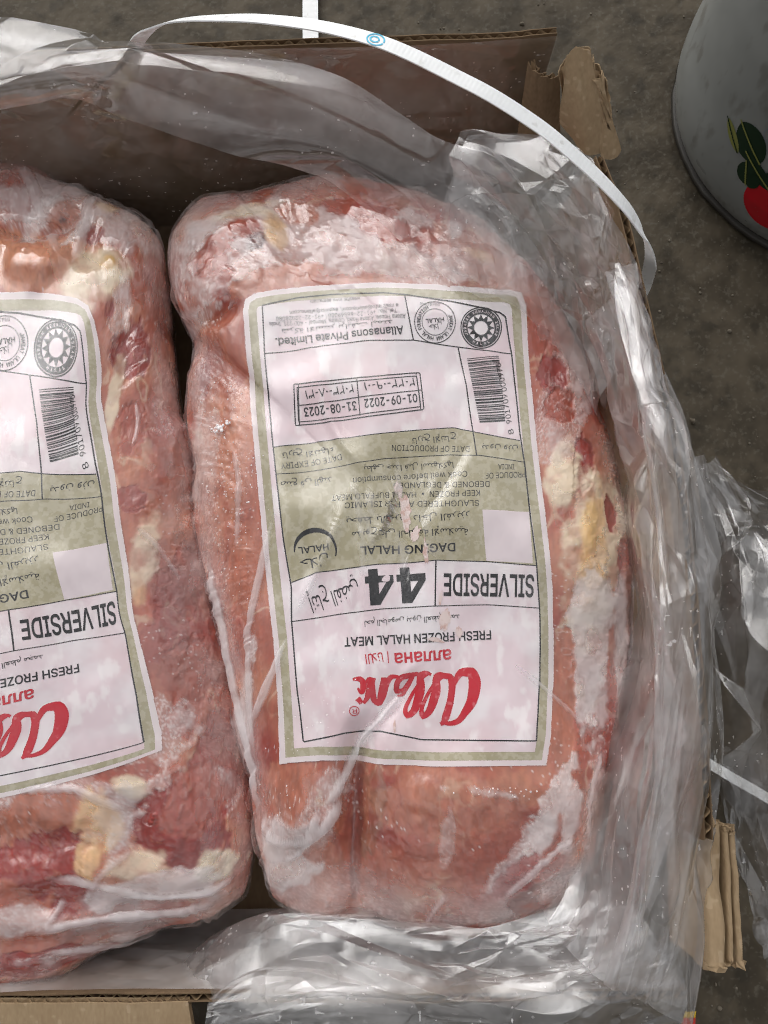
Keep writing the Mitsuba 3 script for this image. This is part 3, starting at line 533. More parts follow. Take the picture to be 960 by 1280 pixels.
def build_pack(key, pack, base, patches, folds, flecks, label_outline, haze=None, nt=1150, nr=250, pucker=()):
    P, up, rr = pack.shell(nt, nr)
    col, hgt, white = paint(pack, P, base, patches, flecks, haze)
    x, y = P[..., 0], P[..., 1]
    N = normals_of(P)
    N *= np.sign((N * (P - np.array([*pack.c, pack.zmid]))).sum(-1, keepdims=True))
    lab = Polygon(label_outline)
    import shapely
    inside = shapely.contains_xy(lab.buffer(-0.002), x.ravel(), y.ravel()).reshape(x.shape) & up
    near = np.zeros(x.shape)
    dl = shapely.distance(shapely.points(x.ravel(), y.ravel()), lab).reshape(x.shape)
    flat = np.where(up, sstep(0.012, 0.0, dl), 0.0)
    rough = (fb(P, 0.012, 4, pack.seed + 50) - 0.5) * 0.0030 + (fb(P, 0.0035, 3, pack.seed + 51) - 0.5) * 0.0008
    hgt = np.clip(hgt, -0.0016, 0.0014)
    deep = np.where(inside, sstep(0.0, 0.006, shapely.distance(shapely.points(x.ravel(), y.ravel()), lab.exterior).reshape(x.shape)), 0)
    disp = (rough + hgt) * (1 - flat) - 0.0013 * flat - 0.0012 * deep
    V = P + N * disp[..., None]
    put(key + "__meat", (V.reshape(-1, 3), grid_faces(nt, nr, wrap=True)), "m_meat", smooth=True, color=col.reshape(-1, 3))
    # the clinging film, with folds standing off it
    ft, fr = nt, nr
    wr = facets(x * 1.0 + y * 0.3, y - 0.3 * x, 0.006, 0.022, pack.seed + 60) * 0.0012 + facets(x, y, 0.016, 0.013, pack.seed + 61) * 0.0016
    calm = 0.35 + 0.65 * sstep(0.45, 0.65, fb(P, 0.05, 2, pack.seed + 62))
    off = 0.0013 + np.clip(rough, -0.0005, 0.002) * (1 - flat) * 0.9 + wr * calm * (1 - 0.72 * flat)
    ang = np.arctan2(y - pack.c[1], x - pack.c[0])
    rays = facets(ang * 0.15 + 0.0 * rr, rr * 0.12, 0.0048, 0.045, pack.seed + 68)
    off = off + np.abs(rays) * 0.0046 * sstep(0.62, 0.92, rr) * (1 - flat) * sstep(0.40, 0.60, fb(P, 0.045, 2, pack.seed + 69))
    milk = np.zeros(x.shape)
    tiny = fb(P, 0.003, 3, pack.seed + 63)
    for line, width, height, m in folds:
        q, w = seg_dist(x, y, line)
        q = q + (fb(P, 0.012, 3, pack.seed + 64) - 0.5) * width * 1.1
        taper = sstep(0, 0.15, w) * sstep(1, 0.8, w)
        prof = np.clip(1 - np.abs(q) / (width * (0.35 + 0.65 * taper)), 0, 1)
        off = off + height * prof ** 0.8 * taper * up
        milk = np.maximum(milk, m * sstep(0.0, 0.35, prof) * (0.75 + 0.5 * (tiny - 0.5)) * np.maximum(taper, 0.15) * up)
    off = np.maximum(off, 0.0005 - np.where(flat > 0.5, 0, 0.0003))
    off = np.maximum(off, disp + 0.0007)
    for c, rad, amp in pucker:
        near = np.exp(-((x - c[0]) ** 2 + (y - c[1]) ** 2) / rad ** 2)
        off = off + near * amp * (0.5 + facets(x + 0.25 * y, y, 0.0042, 0.016, pack.seed + 66) + 0.5 * facets(x, y, 0.009, 0.02, pack.seed + 67))
    F = P + N * off[..., None]
    faces = grid_faces(nt, nr, wrap=True)
    mv = np.clip(milk, 0, 1).ravel()
    is_milk = mv[faces].max(1) > 0.06
    comp = trimesh.graph.connected_component_labels(trimesh.graph.face_adjacency(faces[is_milk]), node_count=int(is_milk.sum()))
    count = np.bincount(comp)
    which = np.full(len(faces), -1)
    which[is_milk] = np.where(count[comp] > 150, comp, -1)
    pocket = white * sstep(0.30, 0.62, fb(P, 0.009, 4, pack.seed + 76)) * 0.42 * (1 - flat)
    pocket = np.maximum(pocket, 0.07 * sstep(0.50, 0.70, fb(P, 0.03, 4, pack.seed + 77)) * (1 - 0.4 * flat))
    frosted = (which < 0) & (pocket.ravel()[faces].max(1) > 0.05)
    mv = np.maximum(mv, np.where(pocket.ravel() > 0.0, pocket.ravel(), 0) * (mv < 0.06))
    sets = [("film", (which < 0) & ~frosted, "m_clear"), ("frosted_film", frosted, "m_fold")]
    labels[key + "__frosted_film"] = {"kind": "stuff"}
    for i, k in enumerate(np.argsort(-count)[: (count > 150).sum()]):
        sets.append(("film_fold" + (f"_{i:03d}" if i else ""), which == k, "m_fold"))
    for name, sel, m in sets:
        fs = faces[sel]
        used, inv = np.unique(fs, return_inverse=True)
        Fv = F.reshape(-1, 3)
        nn = meshkit.arrays((Fv, faces), True)[2]
        path = meshkit.write_ply((Fv[used], inv.reshape(-1, 3)), False, np.stack([mv[used], mv[used] * 0], 1), None, normals=nn[used])
        scene[key + "__" + name] = {"type": "ply", "filename": path, "face_normals": False, "bsdf": {"type": "ref", "id": m}}
    return P


RIGHT_OUT = [(212, 325), (220, 285), (250, 255), (300, 245), (350, 235), (400, 225), (450, 226), (520, 242), (580, 268), (640, 316), (690, 378), (725, 448), (752, 520), (772, 590), (786, 660), (792, 740), (787, 820), (777, 880),
             (767, 930), (759, 980), (746, 1040), (731, 1090), (700, 1125), (640, 1152), (580, 1162), (530, 1160), (480, 1146), (440, 1138), (400, 1138), (350, 1118), (328, 1060), (316, 1000), (307, 950), (297, 900), (282, 830),
             (267, 760), (252, 690), (241, 600), (238, 540), (241, 470), (247, 430), (232, 405), (217, 370)]
LEFT_OUT = [(0, 198), (40, 204), (75, 232), (120, 243), (170, 270), (197, 300), (208, 350), (212, 420), (222, 500), (240, 560), (258, 650), (277, 760), (295, 850), (307, 950), (316, 1040), (312, 1085), (298, 1118), (270, 1140),
            (200, 1162), (130, 1192), (60, 1225), (0, 1235), (-90, 1238), (-200, 1205), (-270, 1100), (-310, 900), (-320, 700), (-315, 500), (-285, 350), (-220, 260), (-150, 215), (-70, 198)]
right = Pack(RIGHT_OUT, (515, 690), .066, .052, 3.0, 2.0, 3)
left = Pack(LEFT_OUT, (-10, 720), .062, .050, 2.5, 2.0, 8)

right.lines = px_lines(right, [
    (6.5, -15, 0, (452, 880), (443, 985), (440, 1060), (448, 1125), (462, 1200)),
    (15, -13, 0, (380, 1030), (392, 1075), (415, 1140)),
    (6, -9, 0, (215, 425), (262, 398), (302, 366)),
    (10, -5, 0, (345, 250), (365, 300), (350, 340)),
    (12, 5, 0, (430, 245), (480, 270), (520, 300)),
    (10, 4, 0, (240, 320), (290, 290), (350, 265)),
    (12, -4, 0, (470, 640), (500, 600), (505, 690), (530, 760)),
    (9, 3, 0, (330, 380), (350, 600), (372, 800)),
    (7, -3.5, 0, (520, 835), (470, 900), (430, 960)),
    (14, -4, 0, (690, 1010), (640, 1070), (600, 1140)),
    (2.6, -0.8, 0, (438, 640), (446, 720), (447, 820), (446, 945)),
    (3.0, 1.3, 0, (440, 600), (420, 660), (392, 720), (366, 775)),
    (3.2, 1.4, 0, (540, 812), (500, 850), (452, 925)),
    (3.0, -1.1, 0, (590, 545), (560, 600), (520, 660)),
    (3.0, 1.2, 0, (400, 470), (420, 540), (480, 600)),
])
left.lines = px_lines(left, [
    (6, -12, 0, (-30, 275), (40, 292), (80, 280), (100, 240)),
    (7, -8, 0, (100, 250), (112, 300), (96, 345)),
    (14, 7, 0, (0, 320), (50, 330), (80, 345)),
    (5, -5, 0, (140, 360), (155, 420), (150, 500)),
    (14, 6, 0, (10, 230), (60, 235), (90, 270)),
    (9, -7, 0, (-40, 1140), (60, 1130), (180, 1130), (290, 1110)),
    (7, -5, 0, (-60, 1185), (60, 1180), (170, 1165)),
    (10, -6, 0, (150, 980), (160, 1040), (200, 1100)),
    (11, -5, 0, (-60, 1050), (60, 1056), (160, 1040)),
    (16, 5, 0, (180, 1010), (240, 1040), (260, 1070)),
])

# artwork of the label: one flat drawing, pressed onto each pack
OUTER = [(303, 388), (306, 374), (318, 366), (360, 359), (420, 354), (480, 352), (540, 354), (600, 357), (635, 362), (650, 369), (656, 384), (661, 430), (668, 520), (677, 600), (687, 680), (692, 740), (693, 850), (690, 920), (684, 957),
         (620, 958), (540, 958), (480, 956), (430, 951), (400, 951), (350, 955), (346, 870), (341, 800), (334, 740), (328, 680), (321, 602), (314, 520), (308, 450)]
FRAME = [(328, 382), (370, 372), (420, 367), (480, 366), (510, 369), (560, 375), (600, 383), (625, 391), (632, 397), (636, 420), (640, 441), (650, 540), (656, 577), (663, 640), (671, 707), (675, 760), (675, 850), (671, 926), (600, 926),
         (527, 925), (475, 914), (430, 917), (378, 928), (371, 860), (364, 777), (364, 735), (355, 680), (346, 600), (342, 561), (335, 490), (331, 443)]
PANEL = [(342, 561), (400, 550), (480, 541), (567, 534), (600, 541), (650, 550), (656, 577), (663, 640), (671, 707), (610, 702), (546, 700), (470, 706), (396, 715), (364, 728), (355, 680), (346, 600)]
LEFT_PINS = [((632, 395), (100, 411)), ((640, 441), (108, 479)), ((573, 437), (37, 474)), ((596, 569), (53, 624)), ((656, 577), (127, 620)), ((650, 550), (120, 592)), ((590, 540), (50, 593)), ((671, 707), (146, 739)), ((545, 700), (10, 762)),
             ((544, 758), (17, 814)), ((675, 759), (156, 790)), ((670, 927), (179, 929)), ((527, 925), (0, 970)), ((656, 372), (115, 385)), ((684, 957), (203, 938)), ((480, 352), (-68, 362)), ((303, 372), (-240, 390)), ((350, 955), (-190, 1040)),
             ((396, 715), (-160, 800)), ((331, 443), (-225, 505)), ((480, 600), (-72, 660)), ((693, 740), (168, 768)), ((662, 480), (124, 500))]


class Sheet:
    """Places the label's artwork on a pack: artwork units to the pack's surface."""
    def __init__(self, pack, pins):
        self.pack = pack
        a = np.array([p[0] for p in pins], float)
        w = pack.surf(*np.array([p[1] for p in pins], float).T)[:, :2]
        self.map = RBFInterpolator(a, w, kernel="thin_plate_spline", smoothing=1e-6)

    def xy(self, uv):
        return self.map(np.asarray(uv, float))

    def lift(self, uv, off):
        w = self.xy(uv)
        z = self.pack.z(w[:, 0], w[:, 1])
        e = 5e-4
        zx = (self.pack.z(w[:, 0] + e, w[:, 1]) - z) / e
        zy = (self.pack.z(w[:, 0], w[:, 1] + e) - z) / e
        n = np.stack([-zx, -zy, np.ones_like(z)], 1)
        n /= np.linalg.norm(n, axis=1, keepdims=True)
        s = self.crease(w)
        return np.column_stack([w, z]) + n * (off + s)[:, None]

    def crease(self, w):
        x, y = w[:, 0], w[:, 1]
        p = np.stack([x, y, np.full_like(x, 0.3)], 1)
        return (fb(p * np.array([1, 0.6, 1]), 0.012, 3, 71) - 0.5) * 0.0014 - 0.0008


gu, gv = np.meshgrid(np.linspace(303, 693, 7), np.linspace(352, 958, 10))
right_sheet = Sheet(right, [((u, v), (u, v)) for u, v in zip(gu.ravel(), gv.ravel())])
left_sheet = Sheet(left, LEFT_PINS)


def flat(poly, step=None):
    """Triangles of a flat shape."""
    vs, fs, k = [], [], 0
    for g in getattr(poly, "geoms", [poly]):
        if g.is_empty or g.area < 1e-3:
            continue
        v, f = trimesh.creation.triangulate_polygon(g, engine="earcut")
        vs.append(v); fs.append(f + k); k += len(v)
    v, f = np.vstack(vs), np.vstack(fs)
    if step:
        v3, f = trimesh.remesh.subdivide_to_size(np.column_stack([v, np.zeros(len(v))]), f, step, max_iter=20)
        v = v3[:, :2]
    return v, f


def stroke(pts, width, n=None, close=False):
    pts = np.array(pts, float)
    if close:
        pts = np.vstack([pts, pts[:1]])
    L = np.linalg.norm(np.diff(pts, axis=0), axis=1).sum()
    n = n or max(2, int(L / 3.0))
    s = np.concatenate([[0], np.cumsum(np.linalg.norm(np.diff(pts, axis=0), axis=1))])
    c = np.stack([np.interp(np.linspace(0, s[-1], n), s, pts[:, i]) for i in (0, 1)], 1)
    t = np.gradient(c, axis=0)
    t /= np.linalg.norm(t, axis=1, keepdims=True) + 1e-9
    q = np.stack([-t[:, 1], t[:, 0]], 1) * (np.broadcast_to(np.interp(np.linspace(0, 1, n), np.linspace(0, 1, np.size(width)), np.atleast_1d(width)), (n,)) / 2)[:, None]
    return np.stack([c - q, c + q], 1).reshape(-1, 2), grid_faces(n, 2)


def join(parts):
    vs, fs, k = [], [], 0
    for v, f in parts:
        vs.append(v); fs.append(np.asarray(f) + k); k += len(v)
    return np.vstack(vs), np.vstack(fs)


def letters(s, start, end, h, bold=False):
    """Text running from start to end in artwork units, capitals h tall."""
    m = meshkit.text_mesh(s, 1.0, 0.1, bold)
    top = (m.face_normals[:, 2] > 0.9) & (m.triangles_center[:, 2] > 0.05)
    f = m.faces[top]
    used, inv = np.unique(f, return_inverse=True)
    v = m.vertices[used][:, :2]
    return lay(v, inv.reshape(-1, 3), start, end, h)


def lay(v, f, start, end, h):
    start, end = np.array(start, float), np.array(end, float)
    d = end - start
    up = np.array([d[1], -d[0]]) / np.linalg.norm(d)
    x0, x1 = v[:, 0].min(), v[:, 0].max()
    return start + ((v[:, :1] - x0) / (x1 - x0)) * d + v[:, 1:] * h * up, f


def numeral(start, end, h):
    """A heavy figure four."""
    v, f = flat(Polygon([(20, 44), (33, 44), (33, 17), (38, 17), (38, 8.5), (33, 8.5), (33, 0), (20.5, 0), (20.5, 8.5), (1, 8.5), (1, 17)], [[(20.5, 31), (20.5, 17), (10.5, 17)]]).segmentize(5))
    return lay(v / 44.0, f, start, end, h)


def arabic(key, start, end, h):
    """Arabic line; start is its left end as one reads it upright, like letters()."""
    polys = []
    for g in AR[key].split("|"):
        rings = [np.array(r.split(","), float).reshape(-1, 2) for r in g.split(";")]
        q = Polygon(rings[0], rings[1:])
        polys.append(q if q.is_valid else q.buffer(0))
    v, f = flat(unary_union(polys))
    return lay(v / 66.0, f, start, end, h)


def ring(c, r0, r1, n=72, ax=1.0):
    a = np.linspace(0, 2 * np.pi, n)
    d = np.stack([np.cos(a), np.sin(a) * ax], 1)
    return np.stack([c + d * r0, c + d * r1], 1).reshape(-1, 2), grid_faces(n, 2)


def around(s, c, r, h, a0, a1):
    """Letters set round a circle from angle a0 to a1 (degrees, artwork is y down)."""
    out, n = [], len(s)
    for i, ch in enumerate(s):
        if ch == " ":
            continue
        a = math.radians(a0 + (a1 - a0) * (i + 0.5) / n)
        p = np.array(c) + r * np.array([math.cos(a), math.sin(a)])
        t = np.array([-math.sin(a), math.cos(a)]) * (1 if a1 > a0 else -1)
        w = h * 0.72
        out.append(letters(ch, p - t * w / 2, p + t * w / 2, h, True))
    return out


frame = [stroke(FRAME, 1.7, close=True),
         stroke([(331, 443), (400, 432), (460, 425), (517, 424), (573, 433), (640, 441)], 1.1),
         stroke([(506, 369), (512, 400), (517, 424)], 1.5), stroke([(573, 434), (583, 480), (590, 530), (596, 569)], 1.5),
         stroke([(342, 561), (400, 550), (480, 541), (567, 534), (600, 541), (650, 550)], 1.1),
         stroke([(346, 594), (420, 583), (480, 573), (560, 568), (600, 569), (656, 577)], 1.0),
         stroke([(364, 728), (396, 715), (470, 706), (546, 700), (610, 702), (671, 707)], 1.1),
         stroke([(364, 777), (420, 768), (480, 761), (540, 757.5), (610, 756), (675, 760)], 1.1), stroke([(545, 700), (544, 758)], 1.8)]
txt = [letters("Allanasons Private Limited.", (504, 407), (344, 423), 9.5, True),
       letters("Allana House, Allana Road, Colaba, Mumbai - 400 001, India", (507, 392.5), (337, 403), 5.2),
       letters("Tel. No.: +91-22-66569000 | +91-22-22028080", (496, 386), (345, 396), 5.0),
       letters("e mail: info@allana.com, exports@allana.com", (498, 380), (362, 388), 4.6), letters("website: www.allana.com", (450, 371), (388, 374.5), 4.4),
       arabic("co", (491, 400), (352, 411), 6.5),
       letters("01-09-2022", (521, 492), (455, 499), 10.5, True), letters("31-08-2023", (445, 501), (379, 509), 10.5, True),
       arabic("d1", (518, 471), (455, 478), 11), arabic("d2", (441, 480), (381, 488), 11),
       letters("DATE OF PRODUCTION", (587, 557), (490, 556), 7.2), arabic("prod", (570, 543.5), (515, 547.5), 8),
       letters("DATE OF EXPIRY", (426, 567), (351, 580), 7.4), arabic("exp", (416, 558), (353, 567), 8), arabic("nowt", (648, 558), (603, 556), 8),
       letters("PRODUCE OF", (657, 589), (607, 591), 7.0), letters("INDIA", (643, 580), (623, 580), 6.4),
       arabic("cook", (567, 577), (455, 583), 7.5), letters("Cook well before consumption", (584, 588), (441, 597), 7.4),
       letters("DEBONED & DEGLANDED", (612, 601), (492, 603), 7.0), letters("KEEP FROZEN  \u2022  HALAL BUFFALO MEAT", (600, 612), (414, 618), 7.2),
       letters("SLAUGHTERED AS PER ISLAMIC", (599, 625), (431, 628), 7.2),
       arabic("made", (414, 595), (351, 603), 8.5), arabic("l1", (587, 641), (433, 648), 9), arabic("l2", (585, 660), (440, 665), 9),
       letters("DAGING HALAL", (569, 679), (450, 684), 10, True),
       letters("SILVERSIDE", (668, 719), (555, 717), 27, True), numeral((531, 707), (495, 709.5), 45), numeral((491, 710), (455, 712.5), 45),
       arabic("rump", (446, 728), (384, 747), 21),
       letters("FRESH FROZEN HALAL MEAT", (614, 788), (430, 797), 11, True), arabic("fresh", (575, 768), (455, 776), 8)]
bars = []
rngb = random.Random(4)
q0, q1, q2, q3 = np.array([(584, 447), (624, 444), (632, 526), (600, 528)], float)
tt = 0.0
while tt < 0.985:
    w = rngb.choice([0.010, 0.010, 0.018, 0.026])
    L0, L1 = q0 + (q3 - q0) * tt, q1 + (q2 - q1) * tt
    L2, L3 = q0 + (q3 - q0) * min(tt + w, 1), q1 + (q2 - q1) * min(tt + w, 1)
    v = np.vstack([np.stack([L0 + (L1 - L0) * k, L2 + (L3 - L2) * k], 0) for k in np.linspace(0, 1, 12)])
    bars.append((v, grid_faces(12, 2)))
    tt += w + rngb.choice([0.010, 0.012, 0.018, 0.024])
bars += [letters("8", (643, 541), (641, 535), 6.5), letters("901709", (640, 528), (634, 492), 6.5), letters("000976", (634, 488), (626, 453), 6.5)]
dates = [stroke([(367, 480), (525, 464), (530, 512), (369, 531)], 1.4, close=True), stroke([(371, 484), (521, 468.5), (526, 508.5), (373, 526.5)], 1.2, close=True),
         stroke([(446, 474), (450, 519)], 1.2), stroke([(374, 506), (450, 496), (527, 487)], 1.2)]
for xx in ((372.5, 479, 374, 531), (520, 464, 526, 513)):
    dates.append(stroke([xx[:2], xx[2:]], 1.0))
c1, c2, c3 = np.array([544.0, 402]), np.array([602.0, 409]), np.array([394.0, 688])
stamp1 = [ring(c1, 25, 26), ring(c1, 16, 16.7), letters("HALAL", (555, 396.5), (532, 399), 5.0, True), arabic("halal", (552, 404), (536, 406), 7), letters("03431246", (550, 378.5), (525, 378), 3.4)]
stamp1 += around("JAMIAT ULAMA HALAL FOUNDATION", c1, 18.3, 4.4, -25, 245)
stamp2 = [ring(c2, 24.6, 26), ring(c2, 17.0, 23.6)]
sun = [c2 + (17.2 if i % 2 == 0 else 11.0) * np.array([math.cos(math.pi * i / 12), math.sin(math.pi * i / 12)]) for i in range(24)]
gl = Polygon(sun).difference(Point(c2).buffer(9.2))
stamp2.append(flat(gl))
stamp2 += [ring(c2, 8.6, 9.1)]
stamp2_white = around("JABATAN KEMAJUAN ISLAM", c2, 18.8, 3.2, 150, 390) + around("HALAL", c2, 21.4, 3.2, 125, 55)
arc = [c3 + np.array([26 * math.cos(a), 26 * math.sin(a)]) for a in np.radians(np.linspace(175, 375, 40))]
emblem = [stroke(arc, [1.2, 4.5, 6.5, 5.0, 3.0, 1.5]), letters("HALAL", (410, 679), (372, 684), 8, True), arabic("halal", (410, 694), (374, 699), 13)]


def cr(*p):
    return [(420 + a / 4.364, 800 + b / 4.364) for a, b in p]


def brush(pts, w, n=40):
    c = curve(pts, n)
    return stroke(c, np.array(w) * 1.25 / 4.364, n=n)


logo = [brush(cr((560, 222), (590, 196), (622, 200), (634, 250), (626, 320), (607, 395), (582, 455), (570, 462)), [14, 26, 30, 30, 30, 32, 34, 16]),
        brush(cr((632, 300), (650, 230), (690, 175), (735, 175), (758, 235), (745, 320), (705, 395), (660, 448), (618, 458), (585, 450)), [10, 18, 32, 46, 54, 50, 42, 30, 24, 16]),
        brush(cr((600, 192), (570, 185), (545, 200), (548, 260), (532, 330), (505, 395), (475, 420), (466, 388), (488, 322), (528, 252), (560, 205), (575, 195)), [12, 22, 36, 40, 38, 32, 24, 18, 16, 16, 14, 12]),
        brush(cr((520, 190), (490, 178), (458, 195), (462, 255), (447, 325), (425, 385), (390, 415), (377, 385), (402, 320), (442, 255), (480, 200), (500, 188)), [12, 22, 36, 40, 38, 32, 24, 18, 16, 16, 14, 12]),
        brush(cr((450, 182), (405, 195), (360, 205), (332, 245), (330, 282), (358, 278), (395, 235), (418, 200)), [14, 24, 28, 26, 22, 18, 16, 18]),
        brush(cr((420, 200), (385, 262), (360, 300), (335, 305)), [16, 18, 14, 8]),
        brush(cr((345, 205), (310, 200), (275, 240), (255, 310), (232, 348)), [14, 22, 28, 30, 30]),
        brush(cr((262, 205), (255, 260), (235, 345), (210, 330), (196, 260), (185, 215), (172, 240)), [22, 30, 34, 26, 28, 32, 24]),
        brush(cr((200, 205), (186, 260), (168, 320), (150, 345)), [30, 32, 26, 14]),
        brush(cr((92, 215), (125, 212), (150, 240), (140, 285), (118, 262)), [12, 24, 30, 24, 8]),
        brush(cr((118, 318), (140, 345)), [26, 20], 8),
        letters("\u0430\u043b\u043b\u0430\u043d\u0430", (564, 812), (493, 817), 16, True), stroke([(484.5, 814), (486, 829)], 1.1), arabic("brand", (478, 815), (456, 818), 13)]
creg = np.array([443.0, 889])
logo += [ring(creg, 5.4, 6.4, 30), letters("R", (446, 886), (440.4, 886.6), 6)]


def worn_patch(cx, cy, rx, ry, rot, seed):
    a = np.linspace(0, 2 * np.pi, 60, endpoint=False)
    r = 0.45 + 1.1 * fb(np.stack([np.cos(a) * 1.3, np.sin(a) * 1.3, a * 0], 1), 0.45, 4, seed)
    x, y, t = rx * r * np.cos(a), ry * r * np.sin(a), math.radians(rot)
    return Polygon(np.stack([cx + x * math.cos(t) - y * math.sin(t), cy + x * math.sin(t) + y * math.cos(t)], 1)).buffer(0)


WORN = [flat(worn_patch(*w, 300 + i).buffer(0), 3) for i, w in enumerate([(507, 640, 6, 22, -8), (518, 668, 5, 10, 20), (498, 612, 5, 9, 0), (532, 690, 3, 14, -6), (551, 748, 2.2, 8, 8), (556, 775, 7, 14, 12), (574, 790, 4, 7, 0), (545, 800, 9, 3, 10), (493, 908, 1.6, 8, 0)])]


def dress(key, sheet):
    """The label with its print on one pack."""
    step = 2.6
    o = Polygon(OUTER).buffer(2).buffer(-2)
    x0, y0, x1, y1 = o.bounds
    import shapely
    U, W = np.meshgrid(np.arange(x0, x1 + 1.6, 1.6), np.arange(y0, y1 + 1.6, 1.6), indexing="ij")
    ok = shapely.contains_xy(o.buffer(1.0), U.ravel(), W.ravel())
    f = grid_faces(*U.shape)
    uv = np.stack([U.ravel(), W.ravel()], 1)
    f = f[ok[f].all(1)]
    used, inv = np.unique(f, return_inverse=True)
    uv = uv[used]
    # pull the rim onto the outline
    pts = shapely.points(uv)
    bd = o.exterior
    outside = ~shapely.contains(o, pts)
    for i in np.nonzero(outside)[0]:
        q = bd.interpolate(bd.project(pts[i]))
        uv[i] = (q.x, q.y)
    V = sheet.lift(uv, 0.0)
    p = np.column_stack([uv * 0.00042, np.full(len(uv), 0.11 if key.endswith("pack") else 0.47)])
    pink, white, blush = np.array([0.69, 0.575, 0.605]), np.array([0.76, 0.715, 0.73]), np.array([0.66, 0.48, 0.50])
    t = sstep(0.36, 0.70, fb(p, 0.022, 5, 81))[:, None]
    c = pink * (1 - t) + white * t
    t = (sstep(0.48, 0.78, fb(p, 0.028, 5, 82)) * 0.55)[:, None]
    c = c * (1 - t) + blush * t
    t = (sstep(0.56, 0.74, fb(p * np.array([1.6, 0.8, 1]), 0.010, 4, 83)) * 0.75)[:, None]
    c = c * (1 - t) + np.array([0.80, 0.76, 0.76]) * t
    rim = shapely.distance(shapely.points(uv), bd)
    t = (sstep(8, 6, rim) * 0.7)[:, None]
    c = c * (1 - t) + np.array([0.70, 0.63, 0.63]) * t
    put(key + "__label", (V, inv.reshape(-1, 3)), "m_label", smooth=True, color=c)
    band = o.buffer(-7).difference(o.buffer(-17.5))
    sec = [("gold_border", flat(band.segmentize(4), 5), "m_gold", .00012), ("gold_panel", flat(Polygon(PANEL).segmentize(5), 4), "m_gold", .00012),
           ("rule_line", join(frame), "m_ink", .00026), ("lettering", join(txt), "m_ink", .00026), ("barcode", join(bars), "m_ink", .00026), ("date_table", join(dates), "m_ink", .00026),
           ("round_stamp", join(stamp1), "m_ink", .00026), ("round_stamp_001", join(stamp2), "m_ink", .00024), ("round_stamp_lettering", join(stamp2_white), "m_pad", .00036), ("crescent_emblem", join(emblem), "m_ink", .00026), ("script_logo", join(logo), "m_red_ink", .00026),
           ("blank_square", flat(Polygon([(603, 637), (662, 639), (666, 704), (608, 701)]).segmentize(4), 4), "m_pad", .00024)]
    if key == "meat_pack":
        sec += [(f"scuff_{i:03d}" if i else "scuff", w, "m_scuff", .00042) for i, w in enumerate(WORN)]
    for name, (v, f), m, off in sec:
        put(f"{key}__label__{name}", (sheet.lift(v, off), f), m, smooth=True)


for key, pack, sheet in (("meat_pack", right, right_sheet), ("meat_pack_001", left, left_sheet)):
    dress(key, sheet)

